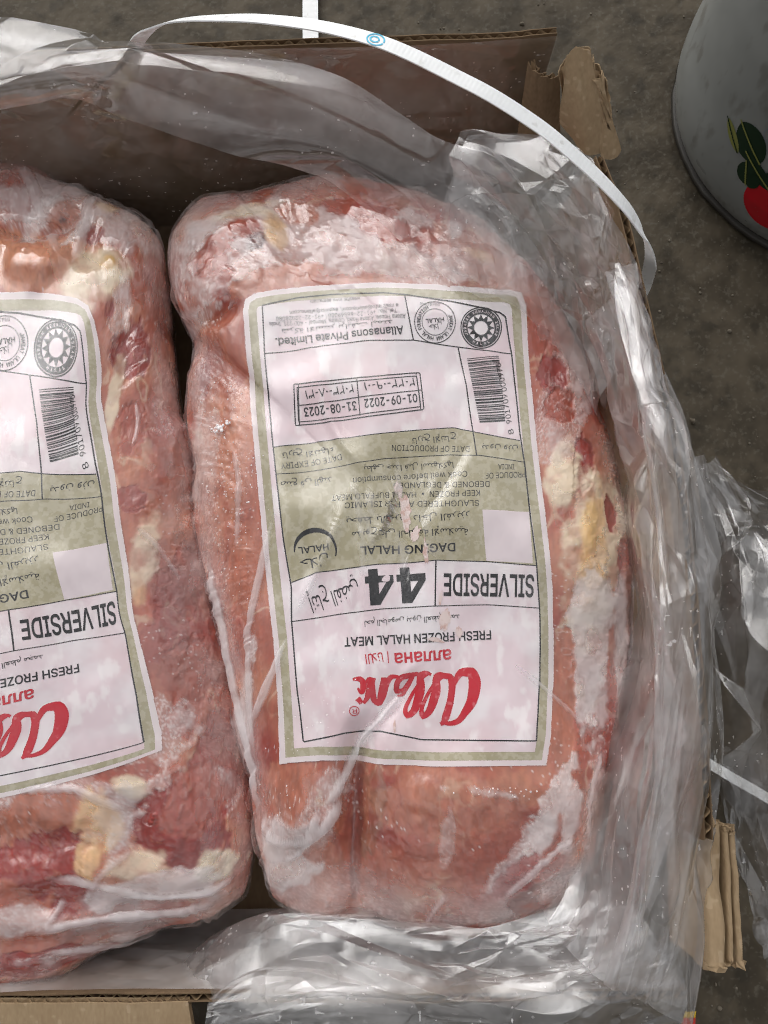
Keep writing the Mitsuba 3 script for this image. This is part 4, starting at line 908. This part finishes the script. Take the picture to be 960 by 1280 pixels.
R_PATCH = [
    # kind, px, py, rx, ry, rot, rag, soft, alpha
    ("frost", 430, 300, 250, 62, 6, .8, .35, .85), ("frost", 270, 320, 60, 70, 0, .8, .4, .8), ("cream", 330, 262, 60, 18, -12, .8, .5, .8),
    ("lean", 288, 295, 42, 26, -35, .9, .2, 1), ("lean", 262, 330, 22, 26, 0, 1.0, .2, .9), ("dark", 320, 302, 14, 16, 20, .9, .4, .9), ("fat", 345, 292, 16, 30, -15, .7, .4, .9),
    ("frost", 302, 305, 14, 10, 0, 1.2, .3, .9), ("orange", 378, 268, 34, 17, 25, .9, .2, 1), ("lean", 380, 248, 10, 7, 0, .8, .3, .9), ("lean", 452, 258, 52, 20, 12, .9, .15, 1), ("lean", 490, 285, 42, 24, 20, 1.0, .15, 1),
    ("red", 462, 255, 30, 10, 10, 1, .4, .6), ("orange", 350, 345, 58, 16, -16, 1.0, .2, 1), ("orange", 455, 347, 40, 9, 0, .9, .2, 1), ("lean", 540, 305, 30, 26, 30, 1.0, .2, 1), ("orange", 590, 320, 60, 40, 30, .9, .3, .9),
    ("frost", 568, 288, 14, 20, 10, .8, .6, .9), ("fat", 600, 318, 24, 10, 10, .9, .5, .6), ("lean", 282, 345, 10, 16, 20, .8, .3, .9),
    # flank by the label's straight side
    ("frost", 700, 520, 34, 110, 14, 1.0, .5, .75), ("lean", 672, 420, 20, 34, 20, 1.0, .25, 1), ("red", 693, 465, 18, 30, 15, 1.1, .25, 1), ("lean", 702, 505, 20, 30, 10, 1.2, .25, 1), ("red", 728, 585, 15, 44, 12, 1.2, .3, .95),
    ("cream", 705, 590, 18, 50, 12, 1.0, .5, .9), ("cream", 742, 700, 40, 110, 8, .9, .5, .9), ("fat", 742, 680, 17, 80, 8, 1.0, .5, .9), ("yellow", 735, 660, 9, 40, 8, 1.0, .8, .55), ("red", 762, 640, 8, 22, 0, 1.1, .3, .9), ("red", 776, 740, 7, 60, 4, 1.0, .5, .7),
    ("frost", 735, 800, 30, 105, 5, .9, .35, .95), ("frost", 745, 880, 20, 50, 10, 1.0, .4, .8), ("orange", 705, 880, 16, 110, 2, .8, .3, .9), ("frost", 775, 800, 10, 90, 0, .9, .5, .9),
    # foot
    ("brown", 465, 1010, 16, 60, 5, .9, .6, .6), ("pale", 560, 1010, 90, 40, 0, 1.0, .8, .4), ("lean", 600, 1060, 90, 60, 0, 1.0, .8, .45), ("frost", 560, 1040, 9, 34, 6, 1.0, .6, .45), ("frost", 690, 1010, 14, 56, 24, 1.4, .15, .95), ("frost", 712, 1030, 10, 40, 10, 1.4, .15, .9),
    ("frost", 655, 1065, 16, 70, 40, 1.2, .3, .8), ("haze", 665, 1110, 70, 36, -30, .8, .5, .85), ("red", 645, 1100, 40, 16, -35, 1.3, .4, .8), ("lean", 690, 1085, 30, 10, -30, 1.3, .4, .7), ("frost", 555, 985, 8, 4, 0, 1, .3, .8),
    ("frost", 610, 990, 28, 5, 10, 1.4, .3, .6), ("frost", 740, 1000, 10, 60, 12, 1.0, .4, .7),
    ("dark", 446, 1040, 7, 100, 2, .8, .9, .5), ("frost", 360, 1070, 44, 46, 0, 1.1, .25, .95), ("orange", 360, 990, 34, 40, 0, .8, .2, .95), ("orange", 395, 1060, 18, 18, 0, .9, .3, .9), ("brown", 372, 1052, 12, 8, 20, .8, .3, .7), ("frost", 405, 1010, 20, 50, 25, 1.2, .3, .7), ("orange", 425, 1020, 8, 26, 10, 1.0, .3, .8),  # long dark strip: shade of the crease painted into the colour
    # flank at the far side
    ("red", 256, 470, 9, 40, 4, 1.1, .5, .8), ("frost", 262, 560, 12, 70, 4, 1.6, .7, .5), ("frost", 246, 600, 6, 120, 3, .9, .5, .6), ("pale", 300, 560, 20, 110, 6, .9, .8, .5), ("orange", 300, 700, 24, 120, 8, .9, .6, .6), ("frost", 305, 900, 12, 90, 8, 1.0, .4, .9), ("frost", 250, 395, 30, 12, -15, .9, .4, .8)]
R_FOLD = px_lines(right, [
    (2.6, 2.2, .9, (262, 690), (283, 800), (300, 880), (318, 960), (330, 1040)), (2.0, 1.8, .75, (345, 640), (326, 720), (313, 800), (315, 880), (322, 960)), (2.2, 1.8, .8, (358, 800), (338, 850), (318, 905)),
    (1.6, 1.0, .5, (293, 560), (300, 620), (296, 690)), (2.6, 2.6, .85, (508, 862), (478, 895), (448, 930), (420, 985), (400, 1020)), (2.2, 2.2, .7, (400, 1010), (372, 1060), (350, 1080)),
    (2.4, 2.4, .8, (335, 1010), (352, 1050), (395, 1040), (425, 985)), (1.6, 1.6, .55, (560, 1115), (540, 1140), (530, 1160)), (2.0, 1.6, .6, (720, 1040), (680, 1075), (620, 1130)),
    (1.3, 1.3, .38, (500, 570), (496, 620), (500, 680), (520, 740)), (1.2, 1.2, .35, (480, 590), (462, 640), (470, 690)), (1.2, 1.2, .3, (440, 600), (452, 650), (455, 740)), (1.0, 1.0, .3, (505, 640), (535, 670), (545, 720)),
    (0.9, 0.9, .22, (426, 640), (412, 675), (396, 715), (370, 768)), (1.2, 1.2, .5, (772, 900), (783, 840), (788, 760), (786, 690)), (1.6, 1.5, .55, (230, 400), (258, 392), (300, 372)), (1.2, 1.0, .4, (222, 330), (235, 380), (262, 400)), (1.2, 1.0, .4, (640, 830), (690, 870), (745, 930)), (1.4, 1.2, .5, (750, 935), (735, 1000), (728, 1060))])
L_PATCH = [
    ("frost", 80, 260, 190, 60, 8, .8, .4, .8), ("pale", 42, 316, 84, 54, 6, .35, .25, 1), ("orange", 40, 345, 60, 16, 10, .8, 1.0, .35), ("lean", 15, 222, 34, 20, -8, .8, .2, .9), ("frost", 55, 262, 14, 52, 24, .8, .35, .95), ("orange", 78, 268, 16, 26, 30, .8, .3, .8), ("dark", 79, 275, 4, 5, 0, .8, .3, 1),
    ("cream", 118, 345, 36, 52, 16, .8, .5, .95), ("yellow", 135, 330, 11, 15, 0, .7, .6, .9), ("red", 118, 292, 16, 16, 0, 1, .3, .9), ("frost", 100, 285, 10, 34, 22, .8, .3, .95), ("fat", 135, 258, 18, 12, 30, .8, .5, .8), ("frost", 150, 395, 12, 70, 4, 1, .4, .8), ("red", 138, 385, 5, 15, 0, .8, .3, .9),
    ("red", 168, 440, 22, 52, 4, .9, .35, .95), ("orange", 128, 440, 9, 70, 4, .9, .5, .8), ("cream", 142, 500, 7, 60, 3, .8, .5, .85), ("lean", 165, 540, 18, 44, 6, 1.0, .4, .9), ("orange", 140, 560, 10, 60, 6, .9, .6, .8), ("red", 168, 625, 18, 20, 0, 1, .4, .8), ("cream", 180, 690, 14, 50, 8, 1, .6, .8), ("fat", 175, 740, 9, 22, 0, 1, .6, .6),
    ("red", 225, 760, 30, 70, 10, 1.1, .6, .7), ("lean", 235, 860, 30, 60, 10, 1.1, .5, .8), ("red", 270, 960, 24, 70, 8, 1.0, .5, .7), ("frost", 210, 905, 30, 36, 35, 1.3, .4, .8),
    ("frost", 90, 1010, 190, 50, -4, .8, .4, .8), ("orange", 40, 1030, 76, 34, -3, .8, .25, 1), ("red", 218, 1040, 50, 52, 25, .7, .2, 1), ("lean", 235, 1000, 40, 40, 20, .9, .5, .8), ("lean", 165, 965, 40, 12, -8, .9, .3, .9), ("fat", 120, 1030, 26, 40, 5, .8, .4, .9), ("cream", 165, 985, 22, 14, 20, .9, .4, .9),
    ("frost", 150, 1030, 10, 60, 10, 1.2, .3, .8), ("red", 55, 1080, 50, 34, -6, 1.0, .2, 1), ("red", 90, 1120, 30, 24, -10, 1.0, .2, 1), ("fat", 110, 1070, 14, 30, 10, .9, .4, .8), ("cream", 275, 1080, 26, 20, -20, .9, .3, .95), ("frost", 190, 1110, 90, 18, -12, .8, .3, .95), ("cream", 170, 1080, 40, 14, -8, .9, .5, .8),
    ("haze", 180, 1140, 100, 22, -12, .8, .5, .8), ("frost", 20, 1150, 50, 20, 0, 1.0, .3, .85), ("red", 45, 1205, 76, 18, -8, .8, .3, 1), ("frost", 70, 1195, 40, 4, -6, 1.2, .3, .7), ("frost", 130, 1180, 60, 7, -16, .9, .4, .8)]
L_FOLD = px_lines(left, [
    (4.0, 1.6, .50, (25, 205), (42, 240), (52, 270), (80, 330)), (3.0, 1.6, .55, (118, 245), (104, 290), (88, 335)), (2.6, 2.5, .8, (60, 1095), (120, 1105), (190, 1118), (260, 1112), (300, 1085)), (2.4, 2.4, .7, (30, 1165), (110, 1150), (200, 1140), (280, 1120)),
    (2.0, 2.0, .8, (80, 1120), (68, 1145), (52, 1160)), (2.2, 2.0, .6, (20, 990), (90, 985), (140, 1005), (170, 1010)), (1.8, 1.8, .7, (100, 1060), (75, 1070), (60, 1085)), (2.0, 1.6, .6, (105, 1130), (130, 1090), (170, 1060)), (1.6, 1.6, .5, (50, 1190), (150, 1180), (240, 1150)),
    (1.2, 1.0, .3, (170, 660), (200, 690), (225, 730)), (1.0, 1.0, .35, (165, 560), (172, 530), (168, 500))])


def left_haze_shade(x, y, p):  # frost haze on the slope, with its shade painted in
    a = left.surf(np.array(205.0), np.array(620.0))
    t = np.clip((x - left.surf(np.array(150.0), np.array(600.0))[0]) / 0.035, 0, 1)
    d = np.exp(-(((y - a[1]) / 0.11) ** 2))
    return t * d * sstep(0.30, 0.62, fb(p, 0.016, 5, 15)) * 0.7


def right_haze(x, y, p):
    return 0.10 * sstep(0.40, 0.65, fb(p, 0.030, 4, 16))


build_pack("meat_pack", right, ("orange", "lean"), R_PATCH, R_FOLD, .34, right_sheet.xy(OUTER), right_haze, pucker=[(right.surf(np.array(490.0), np.array(640.0))[:2], .026, .0022), (right.surf(np.array(560.0), np.array(760.0))[:2], .018, .0008)])
build_pack("meat_pack_001", left, ("orange", "lean"), L_PATCH, L_FOLD, .18, left_sheet.xy(OUTER), left_haze_shade)
tag("meat_pack", "frozen meat cut in clear wrap whose printed label is seen whole, beside the crumpled liner", "meat pack")
tag("meat_pack_001", "frozen meat cut in clear wrap with only half of its printed label in view", "meat pack")


# ------------------------------------------------------------------ loose plastic liner
def film_sheet(key, guides, nu, nv, crumple, seed, bsdf="m_liner", calm=None, twin=None):
    """A loose film lofted over guide lines (each a list of (px, py, z)), then crumpled."""
    C = np.stack([curve(g if isinstance(g, np.ndarray) else at3(g), nu) for g in guides], 1)
    s = np.linspace(0, 1, C.shape[1])
    P = PchipInterpolator(s, C, axis=1)(np.linspace(0, 1, nv))
    N = normals_of(P)
    U = np.concatenate([[0], np.cumsum(np.linalg.norm(np.diff(P[:, nv // 2], axis=0), axis=1))])[:, None] * np.ones((1, nv))
    W = np.linspace(0, np.linalg.norm(np.diff(P[nu // 2], axis=0), axis=1).sum(), nv)[None] * np.ones((nu, 1))
    warp = fb(P, 0.05, 3, seed + 70)
    if calm is None:
        vary = 0.16 + 1.2 * sstep(0.40, 0.62, fb(P, 0.09, 2, seed + 71))
    else:
        vary = calm(P) * (0.5 + 0.8 * sstep(0.36, 0.62, fb(P, 0.06, 3, seed + 71)))
    D = np.zeros(U.shape)
    for i, (su, sv, amp, shear) in enumerate(crumple):
        gate = 1.0 if i < 2 else 2.2 * sstep(0.50, 0.66, fb(P, 0.035, 3, seed + 75))
        D += gate * (1 if i else 1.0 / np.maximum(vary, 0.6)) * facets(U + shear * W + 0.3 * warp * su, W + 0.3 * warp * sv, su, sv, seed + i) * amp
    edge = np.minimum(1, np.arange(nv) / 8)[None] * 0 + 1
    P = P + N * (D * vary * edge)[..., None]
    T = np.gradient(P, axis=0)
    T /= np.linalg.norm(T, axis=-1, keepdims=True) + 1e-12
    P = P + T * ((fb(P, 0.02, 3, seed + 80) - 0.5) * 0.0015)[..., None]
    put(key, (P.reshape(-1, 3), grid_faces(nu, nv)), bsdf, smooth=True)
    if twin:      # the other wall of the bag, folded in with this one
        low = [[(x + dx * math.sin(i * 1.3 + seed), y + dx * math.cos(i * 1.7 + seed), z - twin[0]) for i, (x, y, z) in enumerate(g)] for dx, g in zip((6, 9, 9, 8, 8), guides)]
        film_sheet(key + "_001", low, int(nu * .8), int(nv * .8), crumple, seed + 500, bsdf, calm)
    return P


CR = [(.06, .022, .0160, .35), (.024, .011, .0075, -.5), (.010, .0055, .0022, .4)]
CALM = [(.150, .055, .0200, .25), (.070, .026, .0080, -.3), (.020, .010, .0010, .3)]
# the collar over the back wall and the corner
film_sheet("plastic_liner__back_collar", [
    [(-60, 150, .158), (0, 138, .162), (80, 126, .166), (160, 150, .166), (240, 178, .163), (320, 203, .156), (395, 224, .140), (450, 262, .128), (500, 305, .121), (550, 342, .116), (600, 372, .113)],
    [(-60, 118, .172), (0, 108, .174), (80, 98, .176), (165, 100, .177), (250, 128, .174), (340, 160, .168), (430, 200, .156), (500, 245, .142), (560, 290, .130), (610, 330, .122), (650, 370, .114)],
    [(-60, 62, .172), (0, 62, .174), (90, 66, .176), (180, 72, .178), (270, 90, .176), (370, 120, .171), (465, 165, .160), (540, 215, .148), (600, 262, .136), (650, 310, .124), (690, 372, .108)],
    [(-60, 22, .164), (0, 24, .166), (100, 36, .168), (200, 51, .168), (300, 64, .168), (420, 96, .164), (500, 146, .156), (562, 190, .148), (620, 240, .136), (680, 310, .120), (715, 372, .102)]], 760, 190, CALM, 31)
film_sheet("plastic_liner__corner_gather", [
    [(548, 330, .112), (590, 345, .116), (630, 368, .114), (670, 410, .108), (700, 462, .098), (735, 540, .090)],
    [(560, 250, .136), (600, 262, .140), (640, 290, .138), (685, 335, .128), (722, 400, .116), (752, 490, .104)],
    [(572, 205, .150), (610, 205, .154), (660, 235, .152), (710, 280, .146), (748, 350, .136), (775, 450, .122)],
    [(583, 168, .158), (620, 166, .162), (672, 168, .164), (725, 192, .162), (765, 262, .158), (798, 370, .154), ]], 420, 330, [(.050, .030, .0200, .5), (.022, .014, .0078, -.4), (.008, .0055, .0024, .3)], 41, twin=(.010,))
# along the side wall
film_sheet("plastic_liner__side_collar", [
    [(735, 455, .075), (778, 560, .062), (792, 680, .058), (796, 780, .060), (780, 880, .072), (762, 960, .078), (738, 1040, .082), (722, 1110, .086), (690, 1150, .090)],
    [(752, 400, .118), (785, 530, .112), (790, 660, .108), (808, 760, .106), (800, 870, .110), (778, 960, .112), (756, 1050, .112), (742, 1130, .112), (720, 1190, .112)],
    [(772, 355, .152), (800, 480, .154), (812, 600, .154), (822, 720, .156), (826, 850, .154), (818, 960, .152), (800, 1060, .148), (790, 1150, .144), (770, 1240, .138)],
    [(770, 330, .156), (792, 450, .160), (828, 560, .162), (858, 680, .158), (872, 790, .156), (868, 920, .152), (850, 1040, .148), (838, 1150, .142), (818, 1260, .132)],
    [(776, 345, .150), (800, 470, .148), (842, 590, .148), (872, 690, .142), (892, 800, .134), (896, 920, .128), (884, 1010, .126), (886, 1130, .120), (856, 1262, .108)]], 900, 300, [(.140, .022, .0190, .06), (.060, .012, .0100, -.10), (.018, .0065, .0026, .2)], 51, twin=(.008,))
# over the front wall
film_sheet("plastic_liner__front_collar", [
    [(240, 1222, .066), (300, 1150, .076), (372, 1136, .084), (440, 1142, .086), (520, 1156, .086), (600, 1156, .086), (680, 1138, .088), (740, 1110, .084)],
    [(262, 1240, .086), (318, 1182, .090), (390, 1170, .095), (470, 1180, .097), (560, 1188, .097), (640, 1184, .098), (720, 1172, .100), (776, 1130, .108)],
    [(268, 1258, .098), (330, 1228, .098), (410, 1220, .101), (500, 1226, .101), (590, 1230, .102), (670, 1226, .106), (750, 1210, .114), (818, 1190, .122)],
    [(262, 1296, .094), (330, 1268, .098), (420, 1262, .100), (510, 1266, .100), (600, 1268, .100), (690, 1262, .102), (780, 1250, .108), (850, 1230, .112)],
    [(250, 1400, .050), (330, 1400, .054), (420, 1400, .056), (510, 1400, .056), (600, 1400, .056), (690, 1390, .060), (780, 1370, .064), (856, 1330, .066)]], 640, 330, [(.090, .036, .0170, .6), (.042, .020, .0100, -.5), (.015, .009, .0026, .4)], 61, twin=(.010,))
# inside the walls


def inside(top, *steps):
    """Guide lines down the inner face of a wall: each step moves in by (dx, dy) and down to a height."""
    return [np.column_stack([top[:, 0] + dx, top[:, 1] + dy, np.full(len(top), z) if z else top[:, 2] + .001]) for dx, dy, z in steps]


film_sheet("plastic_liner__inner_lining", inside(back_top, (0, -.005, 0), (-.004, -.014, .105), (-.008, -.026, .060), (-.012, -.040, .016)), 520, 170, [(.07, .030, .0080, .5), (.028, .012, .0050, -.6), (.011, .006, .0016, .4)], 81)
film_sheet("plastic_liner__side_lining", inside(right_top, (-.005, 0, 0), (-.012, 0, .100), (-.020, 0, .055), (-.030, 0, .014)), 420, 150, [(.05, .020, .0060, .3), (.020, .010, .0040, -.3), (.009, .006, .0014, .2)], 86, bsdf="m_clear")
film_sheet("plastic_liner__front_lining", inside(front_top, (0, .004, 0), (-.002, .007, .062), (-.004, .012, .040), (-.006, .026, .018)), 520, 150, [(.06, .024, .0070, .6), (.026, .012, .0040, -.5), (.010, .006, .0012, .4)], 91, bsdf="m_lining")
tag("plastic_liner", "loose clear crumpled plastic liner spilling over the walls of the cardboard box", "plastic bag")

# crumpled sheet on the ground beside the box
film_sheet("plastic_sheet__layer", [
    [(862, 570, .012), (868, 660, .010), (884, 740, .012), (900, 840, .014), (905, 930, .014), (905, 1040, .010), (925, 1130, .004), (950, 1210, .004)],
    [(880, 566, .030), (905, 640, .020), (935, 720, .030), (960, 800, .040), (950, 900, .030), (945, 1000, .022), (960, 1100, .012), (985, 1190, .008)],
    [(892, 575, .006), (935, 640, .012), (1000, 690, .040), (1040, 780, .050), (1030, 900, .040), (1020, 1000, .030), (1030, 1090, .020), (1040, 1180, .010)],
    [(900, 600, .004), (960, 620, .008), (1060, 640, .020), (1130, 760, .020), (1130, 900, .020), (1120, 1000, .020), (1110, 1090, .012), (1110, 1180, .006)]], 560, 330, [(.10, .055, .026, .6), (.045, .026, .0095, -.5), (.013, .009, .0022, .4)], 101, twin=(.006,))
tag("plastic_sheet", "crumpled clear plastic sheet lying on the concrete beside the box", "plastic sheet")


# ------------------------------------------------------------------ strapping
def ribbon(key, pts, width, thick, bsdf, tilt, n=1000, rib=True):
    """A flat strap along pts (px, py, z); tilt turns its width out of the level (radians along it)."""
    C = curve(at3(pts), n)
    T = np.gradient(C, axis=0)
    T /= np.linalg.norm(T, axis=1, keepdims=True)
    S = np.cross(T, [0, 0, 1.0])
    S /= np.linalg.norm(S, axis=1, keepdims=True)
    Q = np.cross(S, T)
    a = np.interp(np.linspace(0, 1, n), np.linspace(0, 1, len(tilt)), tilt)[:, None]
    S, Q = S * np.cos(a) + Q * np.sin(a), Q * np.cos(a) - S * np.sin(a)
    w = np.array([-1, -.9, -.6, -.3, 0, .3, .6, .9, 1]) * width / 2
    r = (np.arange(n)[:, None] % 4 < 2) * (np.abs(w)[None] < width * .48) * (0.00006 if rib else 0)
    top = C[:, None] + S[:, None] * w[None, :, None] + Q[:, None] * (thick / 2 + r)[..., None]
    bot = C[:, None] + S[:, None] * w[None, ::-1, None] - Q[:, None] * (thick / 2)
    P = np.concatenate([top, bot], 1)
    k = P.shape[1]
    f = grid_faces(n, k)
    i = np.arange(n - 1)
    f = np.vstack([f, np.stack([i * k + k - 1, (i + 1) * k + k - 1, (i + 1) * k], 1), np.stack([i * k + k - 1, (i + 1) * k, i * k], 1)])
    put(key, (P.reshape(-1, 3), f), bsdf, smooth=30)
    return C, T, S, Q


BAND = [(158, 92, .075), (166, 64, .140), (186, 38, .178), (215, 27, .190), (260, 23, .200), (330, 24, .208), (420, 37, .214), (500, 62, .217), (590, 106, .217), (670, 155, .213), (730, 205, .205), (780, 256, .192), (806, 296, .174), (813, 325, .150), (808, 352, .120), (800, 380, .06)]
C, T, S, Q = ribbon("strapping_band", BAND, .0070, .0007, "m_strap", [1.0, .9, .9, .8, .6, .4, .2, .1, .0, .0, .1, .2, .5, .9, 1.3, 1.4])
i = int(np.argmin(np.linalg.norm(C - at(470, 52, .216), axis=1)))
for k, (r0, r1, sq, dx) in enumerate(((.0030, .0036, .55, 0), (.0013, .0020, .5, -.0005))):
    a = np.linspace(0.3, 2 * np.pi + .1, 60)
    rows = []
    for r in (r0, r1):
        rows.append(C[i] + Q[i] * .00062 + np.outer(np.cos(a) * r * 1.25 + dx, T[i]) + np.outer(np.sin(a) * r * .95, S[i]))
    put(f"strapping_band__printed_mark{'' if k == 0 else '_001'}", (np.stack(rows, 1).reshape(-1, 3), grid_faces(60, 2)), "m_strap_print")
tag("strapping_band", "white ribbed plastic packing strap arching over the open box corner", "packing strap")
ribbon("strapping_band_001", [(388, -120, .004), (388, -20, .004), (388, 30, .0045), (389, 80, .004)], .0115, .0007, "m_strap", [0, 0], n=120)
tag("strapping_band_001", "short straight piece of white strap lying on the ground behind the box", "packing strap")
ribbon("strapping_band_002", [(860, 938, .006), (905, 966, .010), (940, 986, .008), (1000, 1022, .006), (1060, 1060, .004)], .0062, .0007, "m_strap", [.3, .2, 0], n=120)
tag("strapping_band_002", "white strap on the ground half covered by the crumpled plastic sheet", "packing strap")

# ------------------------------------------------------------------ enamel pot
PC = at(1046, 150, 0.0)
PROF = np.array([(0.0, .004), (.100, .004), (.112, .0045), (.1185, .008), (.1225, .015), (.1245, .026), (.1250, .040), (.1235, .060), (.1215, .090), (.1195, .13), (.1180, .17), (.1195, .180), (.1205, .183), (.1190, .184), (.1165, .180), (.1175, .13), (.1215, .06), (.122, .03), (.110, .010), (0, .009)])


def lathe(prof, c, n=160, m=160):
    s = np.concatenate([[0], np.cumsum(np.linalg.norm(np.diff(prof, axis=0), axis=1))])
    q = PchipInterpolator(s, prof, axis=0)(np.linspace(0, s[-1], m))
    a = np.linspace(0, 2 * np.pi, n, endpoint=False)
    P = np.stack([c[0] + np.outer(np.cos(a), q[:, 0]), c[1] + np.outer(np.sin(a), q[:, 0]), np.outer(np.ones(n), q[:, 1])], -1)
    return P.reshape(-1, 3), grid_faces(n, m, wrap=True)


put("enamel_pot__body", lathe(PROF, PC), "m_shaded_enamel", smooth=True)
ra = np.linspace(0, 2 * np.pi, 200, endpoint=False)
rr_ = .1100 + .0030 * meshkit.fbm(np.stack([ra * 8, ra * 0, ra * 0], 1), 3, 5)
foot = np.stack([np.stack([PC[0] + np.cos(ra) * (rr_ + o), PC[1] + np.sin(ra) * (rr_ + o), np.full(200, zz)], 1) for o, zz in ((-.006, .0005), (.0070, .0005), (.0098, .0030), (.0090, .0070), (-.004, .008))], 1)
put("enamel_pot__foot_rim", (foot.reshape(-1, 3), grid_faces(200, 5, wrap=True)), "m_chipped", smooth=True)
pf = PROF[2:12]


def pot_xyz(deg, h, off=.0004):
    """A place on the pot's wall by compass angle and height."""
    r = np.interp(h, pf[:, 1], pf[:, 0]) + off
    a = np.radians(deg)
    return np.stack([PC[0] + r * np.cos(a), PC[1] + r * np.sin(a), h], -1)


def transfer(key, poly, bsdf, off):
    v, f = flat(poly.segmentize(2), 2.0)
    # artwork in millimetres round the wall and up it
    put(key, (pot_xyz(v[:, 0] / .1230 / 1000 * 180 / np.pi, v[:, 1] / 1000, off), f), bsdf, smooth=True)


def leaf(cx, cy, length, width, rot):
    t = np.linspace(0, np.pi, 24)
    x = np.concatenate([-np.cos(t), np.cos(t)[1:-1]]) * length / 2
    y = np.concatenate([np.sin(t) ** 1.2, -np.sin(t)[1:-1] ** 1.2]) * width / 2
    a = math.radians(rot)
    return Polygon(np.stack([cx + x * math.cos(a) - y * math.sin(a), cy + x * math.sin(a) + y * math.cos(a)], 1))


MM = .1230 * 1000 * math.pi / 180   # millimetres per degree round the wall
POT_MARKS = True
cx0 = 230 * MM
for k, (cx, cy, L, W_, r) in enumerate([(-31, 74, 28, 23, -25), (-44, 67, 22, 7, -30), (-22, 55, 16, 14, -60), (-16, 62, 28, 10, -22), (-4, 78, 16, 12, 40)]):
    n = "enamel_pot__painted_leaf" + (f"_{k:03d}" if k else "")
    transfer(n, leaf(cx0 + cx, cy, L, W_, r), "m_leaf_line" if k in (1, 4) else "m_leaf_dark", .0004 + k * .00008)
    scene_key = f"{n}__vein"
    transfer(scene_key, LineString([(cx0 + cx + L * .5 * math.cos(math.radians(r)), cy + L * .5 * math.sin(math.radians(r))), (cx0 + cx - L * .55 * math.cos(math.radians(r)), cy - L * .55 * math.sin(math.radians(r)))]).buffer(.6 if k not in (1, 4) else .45), "m_leaf_line" if k not in (1, 4) else "m_leaf_dark", .0008 + k * .00008)
transfer("enamel_pot__painted_berry", Point(cx0 + 5, 47).buffer(21), "m_berry", .0004)
for k, (cx, cy, L, W_, r) in enumerate([(-15, 54, 12, 9, 80), (-7, 64, 14, 10, 50), (5, 69, 12, 9, 90)]):
    transfer(f"enamel_pot__painted_sepal{f'_{k:03d}' if k else ''}", leaf(cx0 + cx, cy, L, W_, r), "m_leaf_dark", .0009)
for k, (cx, cy, rx, ry) in enumerate([(-4, 104, 15, 9), (-16, 92, 13, 8), (8, 92, 13, 8)]):
    e = leaf(cx0 + cx, cy, rx * 2, ry * 2, 20 * k)
    transfer(f"enamel_pot__painted_petal{f'_{k:03d}' if k else ''}", e.difference(e.buffer(-.6)), "m_petal_line", .0006)
tag("enamel_pot", "white enamel pot, its shade put into a grey colour, with painted red fruit and green leaves standing on the concrete", "pot")

# ------------------------------------------------------------------ small things
# a scrap of yellow wrapper
sx, sy, _ = at(852, 1283, 0)
g = np.linspace(-1, 1, 14)
GU, GV = np.meshgrid(g, g, indexing="ij")
SP = np.stack([sx + GU * .006 * (1 - .5 * (GV + 1) / 2) + .002 * GV, sy + GV * .012, .006 + .004 * fb(np.stack([GU, GV, GU * 0], -1), .6, 3, 4) + .004 * GV], -1)
put("wrapper_scrap__sheet", (SP.reshape(-1, 3), grid_faces(14, 14)), "m_yellow", smooth=40)
SQ = SP[:, 9:12] + [0, 0, .0006]
put("wrapper_scrap__printed_stripe", (SQ.reshape(-1, 3), grid_faces(14, 3)), "m_red_plastic", smooth=40)
tag("wrapper_scrap", "tiny yellow plastic wrapper scrap with a red stripe on the concrete", "wrapper")

# lumps of frost on the film
rng = np.random.default_rng(12)
lumps = []
for px, py, n, sp in [(275, 536, 14, 5), (283, 531, 10, 4), (270, 540, 6, 4)]:
    for _ in range(n):
        q = right.surf(np.array(px + rng.normal(0, sp * .5)), np.array(py + rng.normal(0, sp * .4)))
        b = trimesh.creation.icosphere(1, rng.uniform(.0004, .0010))
        b.vertices *= rng.uniform(.7, 1.3, 3)
        lumps.append((b.vertices + q + [0, 0, .0022], b.faces))
for px, py, sx_, sy_, n in [(290, 620, 22, 60, 160), (275, 560, 18, 40, 80), (330, 1000, 15, 30, 30), (620, 990, 25, 4, 30), (390, 900, 40, 30, 40)]:
    for _ in range(n):
        q = right.surf(np.array(px + rng.normal(0, sx_)), np.array(py + rng.normal(0, sy_)))
        r, _t = right.polar(*q[:2])
        if r > .93:
            continue
        b = trimesh.creation.icosphere(0, rng.uniform(.00015, .00042))
        lumps.append((b.vertices * rng.uniform(.7, 1.4, 3) + q + [0, 0, .0018], b.faces))
put("meat_pack__frost_grain", join(lumps), "m_ice")
labels["meat_pack__frost_grain"] = {"kind": "stuff"}

# grit on the ground
rng = np.random.default_rng(33)
grit = []
for _ in range(420):
    px, py = rng.uniform(500, 1000), rng.uniform(-60, 1300)
    q = at(px, py, 0.0)
    r = rng.uniform(.0003, .0009) * (2.2 if rng.random() > .95 else 1)
    b = trimesh.creation.icosphere(1, r)
    grit.append((b.vertices * rng.uniform(.6, 1.4, 3) + q + [0, 0, r * .5], b.faces))
put("floor_grit", join(grit), "m_grit")
tag("floor_grit", "fine pale grit scattered over the bare concrete", "grit", kind="stuff")
